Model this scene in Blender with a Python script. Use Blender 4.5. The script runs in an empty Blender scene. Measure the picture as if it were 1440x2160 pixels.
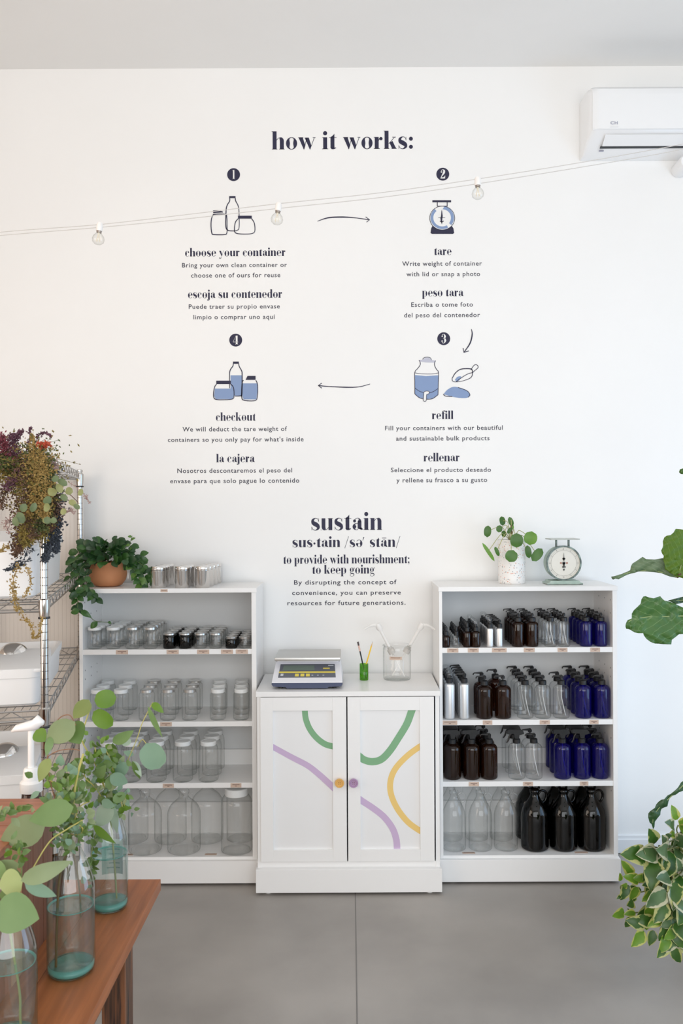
import bpy, bmesh, math, random
from math import sin, cos, pi, radians
from mathutils import Vector, Matrix

# ---------------------------------------------------------------- camera, world, light
SC = bpy.context.scene
COL = SC.collection
F = 1796.0                      # focal length in pixels of the 1440x2160 frame
VX, VY = 738.0, 1075.0          # where the optical axis meets the frame
CZ = 1.69                       # lens height
ROLL = radians(0.3)
cam_data = bpy.data.cameras.new('camera')
cam = bpy.data.objects.new('camera', cam_data)
COL.objects.link(cam)
cam_data.sensor_fit = 'VERTICAL'
cam_data.sensor_height = 36.0
cam_data.lens = F / 2160 * 36.0
cam_data.shift_x = (720 - VX) / 2160
cam_data.shift_y = -(1080 - VY) / 2160
cam_data.clip_start = 0.05
cam.matrix_world = Matrix.Translation((0, 0, CZ)) @ Matrix.Rotation(pi / 2, 4, 'X') @ Matrix.Rotation(-ROLL, 4, 'Z')
cam_data.dof.use_dof = True
cam_data.dof.focus_distance = 3.9
cam_data.dof.aperture_fstop = 10.0
SC.camera = cam

world = bpy.data.worlds.new('daylight')
SC.world = world
world.use_nodes = True
world.node_tree.nodes['Background'].inputs[0].default_value = (0.86, 0.93, 1.0, 1)
world.node_tree.nodes['Background'].inputs[1].default_value = 1.0


def area(name, loc, target, sx, sy, watts, color):
    l = bpy.data.lights.new(name, 'AREA')
    l.shape = 'RECTANGLE'
    l.size, l.size_y = sx, sy
    l.energy = watts
    l.color = color
    o = bpy.data.objects.new(name, l)
    COL.objects.link(o)
    o.location = loc
    d = Vector(target) - Vector(loc)
    o.rotation_euler = d.to_track_quat('-Z', 'Y').to_euler()
    return o


# daylight through the shop windows: street front behind the camera, cool side window, warm side window
area('street_window_light', (0.6, -1.85, 1.9), (0.6, 4, 1.9), 4.6, 2.6, 112, (0.965, 0.985, 1.0))
area('side_window_light', (3.18, 2.35, 1.15), (0, 3.2, 0.7), 1.8, 1.7, 23, (0.36, 0.64, 1.0))
area('warm_window_light', (-2.75, 0.9, 1.75), (0, 3.2, 1.5), 2.0, 2.2, 40, (1.0, 0.80, 0.62))

SC.view_settings.view_transform = 'Standard'
SC.view_settings.look = 'None'
SC.view_settings.gamma = 1.0
SC.view_settings.use_curve_mapping = False
SC.view_settings.exposure = -0.07
SC.cycles.max_bounces = 10
SC.cycles.diffuse_bounces = 5
SC.cycles.glossy_bounces = 5
SC.cycles.transmission_bounces = 8
SC.cycles.transparent_max_bounces = 40
SC.cycles.caustics_reflective = False
SC.cycles.caustics_refractive = False
SC.cycles.sample_clamp_indirect = 6.0


def W(px, py, d):
    """Point at distance d in front of the lens that the frame shows at pixel px, py."""
    dx, dy = px - VX, py - VY
    ux = dx * cos(ROLL) - dy * sin(ROLL)
    uy = dy * cos(ROLL) + dx * sin(ROLL)
    return Vector((ux * d / F, d, CZ - uy * d / F))


# ---------------------------------------------------------------- materials
MATS = {}


def mat(name, color, rough=0.5, metal=0.0, spec=0.5, **kw):
    if name in MATS:
        return MATS[name]
    m = bpy.data.materials.new(name)
    m.use_nodes = True
    b = m.node_tree.nodes['Principled BSDF']
    b.inputs['Base Color'].default_value = (*color, 1)
    b.inputs['Roughness'].default_value = rough
    b.inputs['Metallic'].default_value = metal
    b.inputs['Specular IOR Level'].default_value = spec
    for k, v in kw.items():
        b.inputs[k.replace('_', ' ')].default_value = v
    MATS[name] = m
    return m


def nodes(m):
    return m.node_tree.nodes, m.node_tree.links, m.node_tree.nodes['Principled BSDF']


def noise_mat(name, c1, c2, scale=5, rough=0.5, detail=4, bump=0.0, metal=0.0, lo=0.3, hi=0.7, stretch=(1, 1, 1), bscale=None, coords='Object'):
    m = mat(name, c1, rough, metal)
    n, l, b = nodes(m)
    tc = n.new('ShaderNodeTexCoord')
    mp = n.new('ShaderNodeMapping')
    mp.inputs['Scale'].default_value = stretch
    l.new(tc.outputs[coords], mp.inputs[0])
    t = n.new('ShaderNodeTexNoise')
    t.inputs['Scale'].default_value = scale
    t.inputs['Detail'].default_value = detail
    l.new(mp.outputs[0], t.inputs['Vector'])
    r = n.new('ShaderNodeValToRGB')
    r.color_ramp.elements[0].position = lo
    r.color_ramp.elements[1].position = hi
    r.color_ramp.elements[0].color = (*c1, 1)
    r.color_ramp.elements[1].color = (*c2, 1)
    l.new(t.outputs[0], r.inputs[0])
    l.new(r.outputs[0], b.inputs['Base Color'])
    if bump:
        bp = n.new('ShaderNodeBump')
        bp.inputs['Strength'].default_value = bump
        bp.inputs['Distance'].default_value = 0.002
        if bscale:
            t2 = n.new('ShaderNodeTexNoise')
            t2.inputs['Scale'].default_value = bscale
            l.new(mp.outputs[0], t2.inputs['Vector'])
            l.new(t2.outputs[0], bp.inputs['Height'])
        else:
            l.new(t.outputs[0], bp.inputs['Height'])
        l.new(bp.outputs[0], b.inputs['Normal'])
    return m


def glass_mat(name, centre, edge, refl=0.6, rough=0.02, power=3.0, body=None, bfac=0.0, lo=.25, mid_at=.72, base_refl=.05):
    """Thin-walled glass: lets straight light through, tinted more where the wall is seen edge-on, mirrors at grazing angles."""
    m = bpy.data.materials.new(name)
    m.use_nodes = True
    nt = m.node_tree
    n, l = nt.nodes, nt.links
    n.remove(n['Principled BSDF'])
    lw = n.new('ShaderNodeLayerWeight')
    lw.inputs['Blend'].default_value = 0.5
    r = n.new('ShaderNodeValToRGB')
    e = r.color_ramp.elements
    e[0].position, e[0].color = lo, (*centre, 1)
    e[1].position, e[1].color = 0.97, (*edge, 1)
    mid = e.new(mid_at)
    mid.color = (*[c * 0.72 + d * 0.28 for c, d in zip(centre, edge)], 1)
    l.new(lw.outputs['Facing'], r.inputs[0])
    tr = n.new('ShaderNodeBsdfTransparent')
    l.new(r.outputs[0], tr.inputs[0])
    gl = n.new('ShaderNodeBsdfGlossy')
    gl.inputs['Roughness'].default_value = rough
    p = n.new('ShaderNodeMath')
    p.operation = 'POWER'
    p.inputs[1].default_value = power
    l.new(lw.outputs['Facing'], p.inputs[0])
    q = n.new('ShaderNodeMath')
    q.operation = 'MULTIPLY_ADD'
    q.inputs[1].default_value = refl
    q.inputs[2].default_value = base_refl
    l.new(p.outputs[0], q.inputs[0])
    mx = n.new('ShaderNodeMixShader')
    l.new(q.outputs[0], mx.inputs[0])
    if body:                     # light scattered inside coloured glass
        df = n.new('ShaderNodeBsdfDiffuse')
        df.inputs[0].default_value = (*body, 1)
        mb_ = n.new('ShaderNodeMixShader')
        mb_.inputs[0].default_value = bfac
        l.new(tr.outputs[0], mb_.inputs[1])
        l.new(df.outputs[0], mb_.inputs[2])
        l.new(mb_.outputs[0], mx.inputs[1])
    else:
        l.new(tr.outputs[0], mx.inputs[1])
    l.new(gl.outputs[0], mx.inputs[2])
    l.new(mx.outputs[0], n['Material Output'].inputs[0])
    MATS[name] = m
    return m


def leaf_mat(name, c1, c2, trans=0.35, rough=0.45, vein=None, scale=14, variegate=None):
    m = noise_mat(name, c1, c2, scale=scale, rough=rough, detail=3, coords='Object')
    n, l, b = nodes(m)
    src = b.inputs['Base Color'].links[0].from_socket
    if vein or variegate:
        uv = n.new('ShaderNodeUVMap')
        sx = n.new('ShaderNodeSeparateXYZ')
        l.new(uv.outputs[0], sx.inputs[0])
        ab = n.new('ShaderNodeMath'); ab.operation = 'ABSOLUTE'      # distance from the midrib, 0..1
        l.new(sx.outputs[1], ab.inputs[0])
        if vein:
            # herringbone side veins + midrib
            ad = n.new('ShaderNodeMath'); ad.operation = 'MULTIPLY_ADD'
            ad.inputs[1].default_value = -0.55
            l.new(ab.outputs[0], ad.inputs[0]); l.new(sx.outputs[0], ad.inputs[2])
            fr = n.new('ShaderNodeMath'); fr.operation = 'MULTIPLY'; fr.inputs[1].default_value = 7.0
            l.new(ad.outputs[0], fr.inputs[0])
            pp = n.new('ShaderNodeMath'); pp.operation = 'PINGPONG'; pp.inputs[1].default_value = 0.5
            l.new(fr.outputs[0], pp.inputs[0])
            mr = n.new('ShaderNodeMapRange'); mr.inputs[1].default_value = 0.0; mr.inputs[2].default_value = 0.06
            mr.inputs[3].default_value = 0.75; mr.inputs[4].default_value = 0.0
            l.new(pp.outputs[0], mr.inputs[0])
            mr2 = n.new('ShaderNodeMapRange'); mr2.inputs[1].default_value = 0.0; mr2.inputs[2].default_value = 0.05
            mr2.inputs[3].default_value = 1.0; mr2.inputs[4].default_value = 0.0
            l.new(ab.outputs[0], mr2.inputs[0])
            mx_ = n.new('ShaderNodeMath'); mx_.operation = 'MAXIMUM'
            l.new(mr.outputs[0], mx_.inputs[0]); l.new(mr2.outputs[0], mx_.inputs[1])
            fac, colr = mx_.outputs[0], vein
        else:
            tc = n.new('ShaderNodeTexCoord')
            t = n.new('ShaderNodeTexNoise'); t.inputs['Scale'].default_value = 28; t.inputs['Detail'].default_value = 2
            l.new(tc.outputs['Object'], t.inputs['Vector'])
            ad = n.new('ShaderNodeMath'); ad.operation = 'MULTIPLY_ADD'; ad.inputs[1].default_value = 1.5
            l.new(t.outputs[0], ad.inputs[0]); l.new(ab.outputs[0], ad.inputs[2])
            mr = n.new('ShaderNodeMapRange'); mr.inputs[1].default_value = 1.42; mr.inputs[2].default_value = 1.52
            l.new(ad.outputs[0], mr.inputs[0])
            fac, colr = mr.outputs[0], variegate
        mix = n.new('ShaderNodeMix'); mix.data_type = 'RGBA'
        l.new(fac, mix.inputs[0]); l.new(src, mix.inputs[6])
        mix.inputs[7].default_value = (*colr, 1)
        src = mix.outputs[2]
        l.new(src, b.inputs['Base Color'])
    if trans:
        tl = n.new('ShaderNodeBsdfTranslucent')
        l.new(src, tl.inputs[0])
        ms = n.new('ShaderNodeMixShader')
        ms.inputs[0].default_value = trans
        l.new(b.outputs[0], ms.inputs[1])
        l.new(tl.outputs[0], ms.inputs[2])
        l.new(ms.outputs[0], n['Material Output'].inputs[0])
    return m


def wood_mat(name, c1, c2, axis='Y', scale=9.0, rough=0.35, contrast=(0.35, 0.65), stretch=0.06):
    m = mat(name, c1, rough)
    n, l, b = nodes(m)
    tc = n.new('ShaderNodeTexCoord')
    mp = n.new('ShaderNodeMapping')
    mp.inputs['Scale'].default_value = tuple(stretch if a == axis else 1.0 for a in 'XYZ')
    l.new(tc.outputs['Object'], mp.inputs[0])
    t = n.new('ShaderNodeTexNoise')
    t.inputs['Scale'].default_value = scale * 6
    t.inputs['Detail'].default_value = 6
    t.inputs['Distortion'].default_value = 0.6
    l.new(mp.outputs[0], t.inputs['Vector'])
    t2 = n.new('ShaderNodeTexNoise')
    t2.inputs['Scale'].default_value = scale
    t2.inputs['Detail'].default_value = 2
    l.new(mp.outputs[0], t2.inputs['Vector'])
    mx = n.new('ShaderNodeMath'); mx.operation = 'MULTIPLY_ADD'; mx.inputs[1].default_value = 0.5
    l.new(t.outputs[0], mx.inputs[0])
    hf = n.new('ShaderNodeMath'); hf.operation = 'MULTIPLY'; hf.inputs[1].default_value = 0.5
    l.new(t2.outputs[0], hf.inputs[0]); l.new(hf.outputs[0], mx.inputs[2])
    r = n.new('ShaderNodeValToRGB')
    r.color_ramp.elements[0].position, r.color_ramp.elements[1].position = contrast
    r.color_ramp.elements[0].color = (*c1, 1)
    r.color_ramp.elements[1].color = (*c2, 1)
    l.new(mx.outputs[0], r.inputs[0])
    l.new(r.outputs[0], b.inputs['Base Color'])
    bp = n.new('ShaderNodeBump'); bp.inputs['Strength'].default_value = 0.25; bp.inputs['Distance'].default_value = 0.002
    l.new(t.outputs[0], bp.inputs['Height']); l.new(bp.outputs[0], b.inputs['Normal'])
    return m


WALL = noise_mat('wall_paint', (0.93, 0.93, 0.92), (0.95, 0.95, 0.94), 2, 0.75, bump=0.10, bscale=60)
CEIL = noise_mat('ceiling_paint', (0.87, 0.87, 0.86), (0.89, 0.89, 0.88), 2, 0.9)
WHITE = mat('white_cabinet_lacquer', (0.90, 0.895, 0.885), 0.32)
PANEL_W = mat('white_door_panel', (0.86, 0.86, 0.86), 0.4)
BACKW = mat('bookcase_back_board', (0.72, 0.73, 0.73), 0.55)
GLOSSW = mat('white_plastic', (0.9, 0.9, 0.89), 0.25)
ACW = mat('air_conditioner_plastic', (0.93, 0.94, 0.95), 0.3)
CLEAR = glass_mat('clear_glass', (0.994, 0.996, 0.995), (0.42, 0.46, 0.44), 0.5, lo=.5, mid_at=.85, base_refl=.055)
CLEAR_BASE = glass_mat('clear_glass_base', (0.985, 0.99, 0.988), (0.80, 0.83, 0.82), 0.2, rough=.1, lo=.6, mid_at=.9)
AMBER = glass_mat('amber_glass', (0.24, 0.075, 0.015), (0.03, 0.009, 0.004), 0.45, body=(.06, .018, .005), bfac=.18)
DARKAMB = glass_mat('dark_amber_glass', (0.035, 0.014, 0.008), (0.008, 0.004, 0.003), 0.45)
COBALT = glass_mat('cobalt_glass', (0.11, 0.09, 0.66), (0.015, 0.01, 0.14), 0.42, body=(.012, .008, .20), bfac=.32)
AQUA = glass_mat('aqua_glass', (0.955, 0.985, 0.98), (0.30, 0.62, 0.58), 0.6, lo=.45, mid_at=.82, base_refl=.11)
AQUA_BASE = glass_mat('aqua_glass_base', (0.50, 0.88, 0.84), (0.25, 0.70, 0.66), 0.35, body=(.22, .66, .60), bfac=.42)
AQUA_SURF = glass_mat('aqua_water_surface', (0.80, 0.94, 0.92), (0.60, 0.86, 0.83), 0.35, body=(.25, .70, .66), bfac=.12)
GREENGL = glass_mat('green_glass', (0.50, 0.85, 0.10), (0.14, 0.42, 0.02), 0.4, body=(.2, .5, .03), bfac=.15)
WATER = glass_mat('water', (0.90, 0.92, 0.91), (0.62, 0.74, 0.72), 0.25)
BULBGL = glass_mat('bulb_glass', (0.97, 0.97, 0.96), (0.70, 0.70, 0.68), 0.7)
SILVER = mat('silver_lid_metal', (0.72, 0.72, 0.71), 0.28, 1.0)
STEEL = mat('stainless_steel', (0.78, 0.76, 0.74), 0.16, 1.0)
STEEL_M = mat('brushed_steel_tray', (0.55, 0.54, 0.52), 0.38, 1.0)
CHROME = mat('chrome', (0.52, 0.50, 0.48), 0.10, 1.0)
CHROME_D = mat('chrome_wire', (0.42, 0.41, 0.40), 0.3, 0.9)
ALU = mat('brushed_aluminium', (0.86, 0.87, 0.88), 0.38, 0.85)
BLACKP = mat('black_plastic', (0.012, 0.012, 0.013), 0.38)
WHITELID = mat('white_lid', (0.83, 0.85, 0.85), 0.4)
NAVY = mat('navy_vinyl', (0.018, 0.017, 0.052), 0.6)
GREYTXT = mat('grey_navy_vinyl', (0.035, 0.035, 0.06), 0.6)
BLUEV = mat('blue_vinyl', (0.24, 0.34, 0.56), 0.6)
WALLV = mat('white_vinyl', (0.9, 0.9, 0.89), 0.6)
KRAFT = mat('kraft_label', (0.62, 0.47, 0.38), 0.7)
KPRINT = mat('label_print', (0.22, 0.14, 0.11), 0.7)
GPAINT = mat('green_paint', (0.215, 0.43, 0.235), 0.5)
PPAINT = mat('lilac_paint', (0.60, 0.455, 0.655), 0.5)
YPAINT = mat('yellow_paint', (0.86, 0.60, 0.20), 0.5)


# ---------------------------------------------------------------- mesh helpers
class MB:
    def __init__(s):
        s.v, s.f, s.uv = [], [], {}

    def add(s, vs, fs):
        k = len(s.v)
        s.v.extend([tuple(v) for v in vs])
        s.f.extend([tuple(i + k for i in f) for f in fs])
        return s

    def box(s, x0, x1, y0, y1, z0, z1):
        vs = [(x, y, z) for z in (z0, z1) for y in (y0, y1) for x in (x0, x1)]
        return s.add(vs, [(0, 2, 3, 1), (4, 5, 7, 6), (0, 1, 5, 4), (2, 6, 7, 3), (0, 4, 6, 2), (1, 3, 7, 5)])

    def lathe(s, prof, c=(0, 0, 0), n=20, cap0=True, cap1=True):
        k = len(s.v)
        cx, cy, cz = c
        for r, z in prof:
            for i in range(n):
                a = 2 * pi * i / n
                s.v.append((cx + r * cos(a), cy + r * sin(a), cz + z))
        for j in range(len(prof) - 1):
            for i in range(n):
                a, b = k + j * n + i, k + j * n + (i + 1) % n
                s.f.append((a, b, b + n, a + n))
        if cap0:
            s.f.append(tuple(k + i for i in reversed(range(n))))
        if cap1:
            s.f.append(tuple(k + (len(prof) - 1) * n + i for i in range(n)))
        return s

    def tube(s, pts, r, n=6, caps=True):
        pts = [Vector(p) for p in pts]
        rs = r if isinstance(r, (list, tuple)) else [r] * len(pts)
        k = len(s.v)
        prev = None
        for i, p in enumerate(pts):
            t = (pts[min(i + 1, len(pts) - 1)] - pts[max(i - 1, 0)])
            t = t.normalized() if t.length > 1e-9 else Vector((0, 0, 1))
            if prev is None:
                a = Vector((0, 0, 1)) if abs(t.z) < 0.9 else Vector((1, 0, 0))
                u = t.cross(a).normalized()
            else:
                u = (prev - t * prev.dot(t))
                u = u.normalized() if u.length > 1e-6 else t.orthogonal().normalized()
            prev = u
            w = t.cross(u)
            for j in range(n):
                q = 2 * pi * j / n
                s.v.append(tuple(p + (u * cos(q) + w * sin(q)) * rs[i]))
        for i in range(len(pts) - 1):
            for j in range(n):
                a, b = k + i * n + j, k + i * n + (j + 1) % n
                s.f.append((a, b, b + n, a + n))
        if caps:
            s.f.append(tuple(k + j for j in reversed(range(n))))
            s.f.append(tuple(k + (len(pts) - 1) * n + j for j in range(n)))
        return s

    def prism(s, poly, axis, a, b):
        """poly: 2D points; axis 'x': (y,z) swept x a..b; 'y': (x,z); 'z': (x,y)."""
        n = len(poly)
        f = {'x': lambda p, t: (t, p[0], p[1]), 'y': lambda p, t: (p[0], t, p[1]), 'z': lambda p, t: (p[0], p[1], t)}[axis]
        vs = [f(p, a) for p in poly] + [f(p, b) for p in poly]
        fs = [tuple(range(n))[::-1], tuple(range(n, 2 * n))] + [(i, (i + 1) % n, (i + 1) % n + n, i + n) for i in range(n)]
        return s.add(vs, fs)

    def mesh(s, name, smooth=False, m=None, bevel=0.0):
        me = bpy.data.meshes.new(name)
        me.from_pydata(s.v, [], s.f)
        if bevel:
            bm = bmesh.new()
            bm.from_mesh(me)
            bmesh.ops.recalc_face_normals(bm, faces=bm.faces)
            es = [e for e in bm.edges if len(e.link_faces) == 2 and e.calc_face_angle(0) > 0.6]
            bmesh.ops.bevel(bm, geom=es, offset=bevel, segments=2, affect='EDGES', profile=0.7)
            bm.to_mesh(me)
            bm.free()
        if smooth:
            me.polygons.foreach_set('use_smooth', [True] * len(me.polygons))
            me.update()
            if smooth != 'all':
                try:
                    me.set_sharp_from_angle(angle=radians(38))
                except Exception:
                    pass
        if m:
            me.materials.append(m)
        me.update()
        return me


def link(name, me, parent=None):
    o = bpy.data.objects.new(name, me)
    COL.objects.link(o)
    if parent is not None:
        o.parent = parent
        o.matrix_parent_inverse = parent_matrix(parent).inverted()
    return o


def parent_matrix(o):
    m = o.matrix_basis.copy()
    p = o
    while p.parent is not None:
        m = p.parent.matrix_basis @ p.matrix_parent_inverse @ m if False else p.matrix_parent_inverse @ m
        m = p.parent.matrix_basis @ m
        p = p.parent
    return m


def obj(name, mb, m, parent=None, smooth=False, bevel=0.0, label=None, kind=None):
    me = mb.mesh(name, smooth, m, bevel) if isinstance(mb, MB) else mb
    if not isinstance(mb, MB) and m and not me.materials:
        me.materials.append(m)
    o = link(name, me, parent)
    if label:
        o['label'] = label
    if kind:
        o['kind'] = kind
    return o


def thing(name, label, cat, loc=(0, 0, 0), group=None, rotz=0.0):
    o = bpy.data.objects.new(name, None)
    COL.objects.link(o)
    o.empty_display_size = 0.05
    o.location = loc
    o.rotation_euler = (0, 0, rotz)
    tag(o, label, cat, group)
    return o


def tag(o, label, cat, group=None):
    o['label'] = label
    o['category'] = cat
    if group:
        o['group'] = group
    return o


def struct(name, mb, m, parent=None, smooth=False, bevel=0):
    o = obj(name, mb, m, parent, smooth, bevel)
    if parent is None:
        o['kind'] = 'structure'
    return o


def kids(o, table={}):
    return [c for c in bpy.data.objects if c.parent == o]


def catmull(pts, n=8):
    out = []
    P = [Vector(p) for p in pts]
    for i in range(len(P) - 1):
        p0, p1, p2, p3 = P[max(i - 1, 0)], P[i], P[i + 1], P[min(i + 2, len(P) - 1)]
        for k in range(n):
            t = k / n
            out.append(0.5 * ((2 * p1) + (p2 - p0) * t + (2 * p0 - 5 * p1 + 4 * p2 - p3) * t * t + (3 * p1 - p0 - 3 * p2 + p3) * t ** 3))
    out.append(P[-1])
    return out


# ================================================================ the room
DW = 4.18                      # back wall
XL, XR, YF, ZC = -2.85, 3.25, -1.95, 3.86
struct('floor', MB().box(XL, XR, YF, DW + 0.1, -0.1, 0), None)
fl = bpy.data.objects['floor']
CONC = noise_mat('polished_concrete', (0.285, 0.265, 0.245), (0.43, 0.40, 0.37), 1.6, 0.42, detail=7, bump=0.05, bscale=40, lo=0.3, hi=0.72)
fl.data.materials.append(CONC)
JOINT = mat('concrete_joint', (0.21, 0.20, 0.19), 0.8)
struct('trim_1', MB().box(0.012, 0.017, YF, DW, 0.0, 0.0006), JOINT)
struct('trim_2', MB().box(XL, XR, 1.395, 1.402, 0.0, 0.0006), JOINT)
struct('wall_back', MB().box(XL - 0.1, XR + 0.1, DW, DW + 0.1, 0, ZC), WALL)
struct('ceiling', MB().box(XL - 0.1, XR + 0.1, YF - 0.1, DW + 0.1, ZC, ZC + 0.1), CEIL)


def wall_with_window(name, side, x, y0, y1, z0, z1, m=None):
    m = m or WALL
    """Side wall at x with an opening y0..y1, z0..z1; window frame with mullions."""
    t = 0.1
    a, b = (x - t, x) if side < 0 else (x, x + t)
    mb = MB().box(a, b, YF, y0, 0, ZC).box(a, b, y1, DW, 0, ZC).box(a, b, y0, y1, 0, z0).box(a, b, y0, y1, z1, ZC)
    struct(name, mb, m)
    return a, b


FRAME = mat('window_frame_paint', (0.82, 0.82, 0.8), 0.4)
wl = wall_with_window('wall_left', -1, XL, -0.1, 1.9, 0.65, 2.85, mat('warm_side_wall_paint', (.66, .53, .43), .7))
wr = wall_with_window('wall_right', 1, XR, 1.4, 3.3, 0.25, 2.05)
mb = MB().box(XL - .1, -1.7, YF - .1, YF, 0, ZC).box(2.9, XR + .1, YF - .1, YF, 0, ZC).box(-1.7, 2.9, YF - .1, YF, 0, 0.6).box(-1.7, 2.9, YF - .1, YF, 3.2, ZC)
struct('wall_front', mb, WALL)
for k, (x, y0, y1, z0, z1) in enumerate(((XL - .06, -.1, 1.9, .65, 2.85), (XR + .06, 1.4, 3.3, .25, 2.05))):
    w = MB()
    for y in (y0, (y0 + y1) / 2 - .02, y1 - .04):
        w.box(x - .02, x + .02, y, y + .04, z0, z1)
    for z in (z0, z1 - .04):
        w.box(x - .02, x + .02, y0, y1, z, z + .04)
    o = struct('window_%d' % (k + 1), w, FRAME)
w = MB()
for x in (-1.7, -.18, 1.34, 2.86):
    w.box(x, x + .04, YF - .07, YF - .03, .6, 3.2)
for z in (.6, 3.16):
    w.box(-1.7, 2.9, YF - .07, YF - .03, z, z + .04)
struct('window_3', w, FRAME)
bb = MB().prism([(DW, 0.004), (DW - .016, 0.004), (DW - .016, .068), (DW - .011, .072), (DW - .011, .086), (DW - .005, .09), (DW, .09)], 'x', XL, XR)
struct('baseboard_back', bb, mat('baseboard_paint', (0.9, 0.91, 0.92), 0.4))
# ================================================================ lettering on the wall
S_, H_ = 34, 4.5


class G:
    """Collects flat polygons in glyph units (x-height 100)."""

    def __init__(s):
        s.p = []

    def rect(s, x0, y0, x1, y1):
        s.p.append([(x0, y0), (x1, y0), (x1, y1), (x0, y1)])
        return s

    def poly(s, *pts):
        s.p.append(list(pts))
        return s

    def disc(s, x, y, r, n=16):
        s.p.append([(x + r * cos(2 * pi * i / n), y + r * sin(2 * pi * i / n)) for i in range(n)])
        return s

    def ring(s, cx, cy, rx, ry, t0, t1, wl=S_, wr=S_, e0=None, e1=None, n=26):
        t0, t1 = radians(t0), radians(t1)
        prev = None
        for i in range(n + 1):
            u = i / n
            t = t0 + (t1 - t0) * u
            c = cos(t)
            w = H_ + ((wr if c > 0 else wl) - H_) * abs(c) ** 1.5
            if e0 is not None and u < .3:
                w = w * u / .3 + e0 * (1 - u / .3)
            if e1 is not None and u > .7:
                w = w * (1 - u) / .3 + e1 * (u - .7) / .3
            o = (cx + rx * c, cy + ry * sin(t))
            k = max(0.0, 1 - w / rx)
            q = (cx + rx * c * k, cy + (ry - min(w, H_ + abs(c) * 6)) * sin(t))
            if prev:
                s.p.append([prev[0], o, q, prev[1]])
            prev = (o, q)
        return s

    def ribbon(s, pts, ws, n=8):
        P = catmull([Vector((x, y, 0)) for x, y in pts], n)
        m = len(P)
        prev = None
        for i, p in enumerate(P):
            t = P[min(i + 1, m - 1)] - P[max(i - 1, 0)]
            t.normalize()
            nrm = Vector((-t.y, t.x, 0))
            u = i / (m - 1) * (len(ws) - 1)
            a = int(min(u, len(ws) - 2)) if len(ws) > 1 else 0
            w = ws[a] + (ws[a + 1] - ws[a]) * (u - a) if len(ws) > 1 else ws[0]
            cur = ((p + nrm * w / 2)[:2], (p - nrm * w / 2)[:2])
            if prev:
                s.p.append([prev[0], prev[1], cur[1], cur[0]])
            prev = cur
        return s

    def foot(s, x0, x1, y=0, e=9):
        return s.rect(x0 - e, y, x1 + e, y + H_)

    def flag(s, x0, y=100, e=10):
        return s.poly((x0 - e, y - 1), (x0, y - 6), (x0 + 3, y - 2), (x0 + 3, y), (x0 - e, y + 2 - H_ / 2))

    def arch(s, x0, x1):
        pts = [(x1, 0), (x1, 72)] + [(x1 - 26 + 26 * cos(a), 72 + 30 * sin(a)) for a in [pi / 2 * k / 6 for k in range(1, 7)]]
        top = [(x0 + 14, 97), (x0, 80)]
        inner = [(x0, 73), (x0 + 16, 92), (x1 - S_ - 4, 95), (x1 - S_, 84), (x1 - S_, 0)]
        # quads: stem, shoulder, hairline
        s.rect(x1 - S_, 0, x1, 74)
        sh = [(x1 - S_, 74), (x1, 74)] + pts[2:] + [(x1 - S_ - 4, 96)]
        s.p.append(sh)
        s.poly((x0, 74), (x0 + 14, 91), (x0 + 16, 97), (x0, 82))
        s.poly((x0 + 14, 91), (x1 - S_ - 3, 96), (x1 - 26, 102), (x0 + 16, 97.5))
        return s

    def turned(s, w):
        s.p = [[(w - x, 100 - y) for x, y in p] for p in s.p]
        return s


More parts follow.
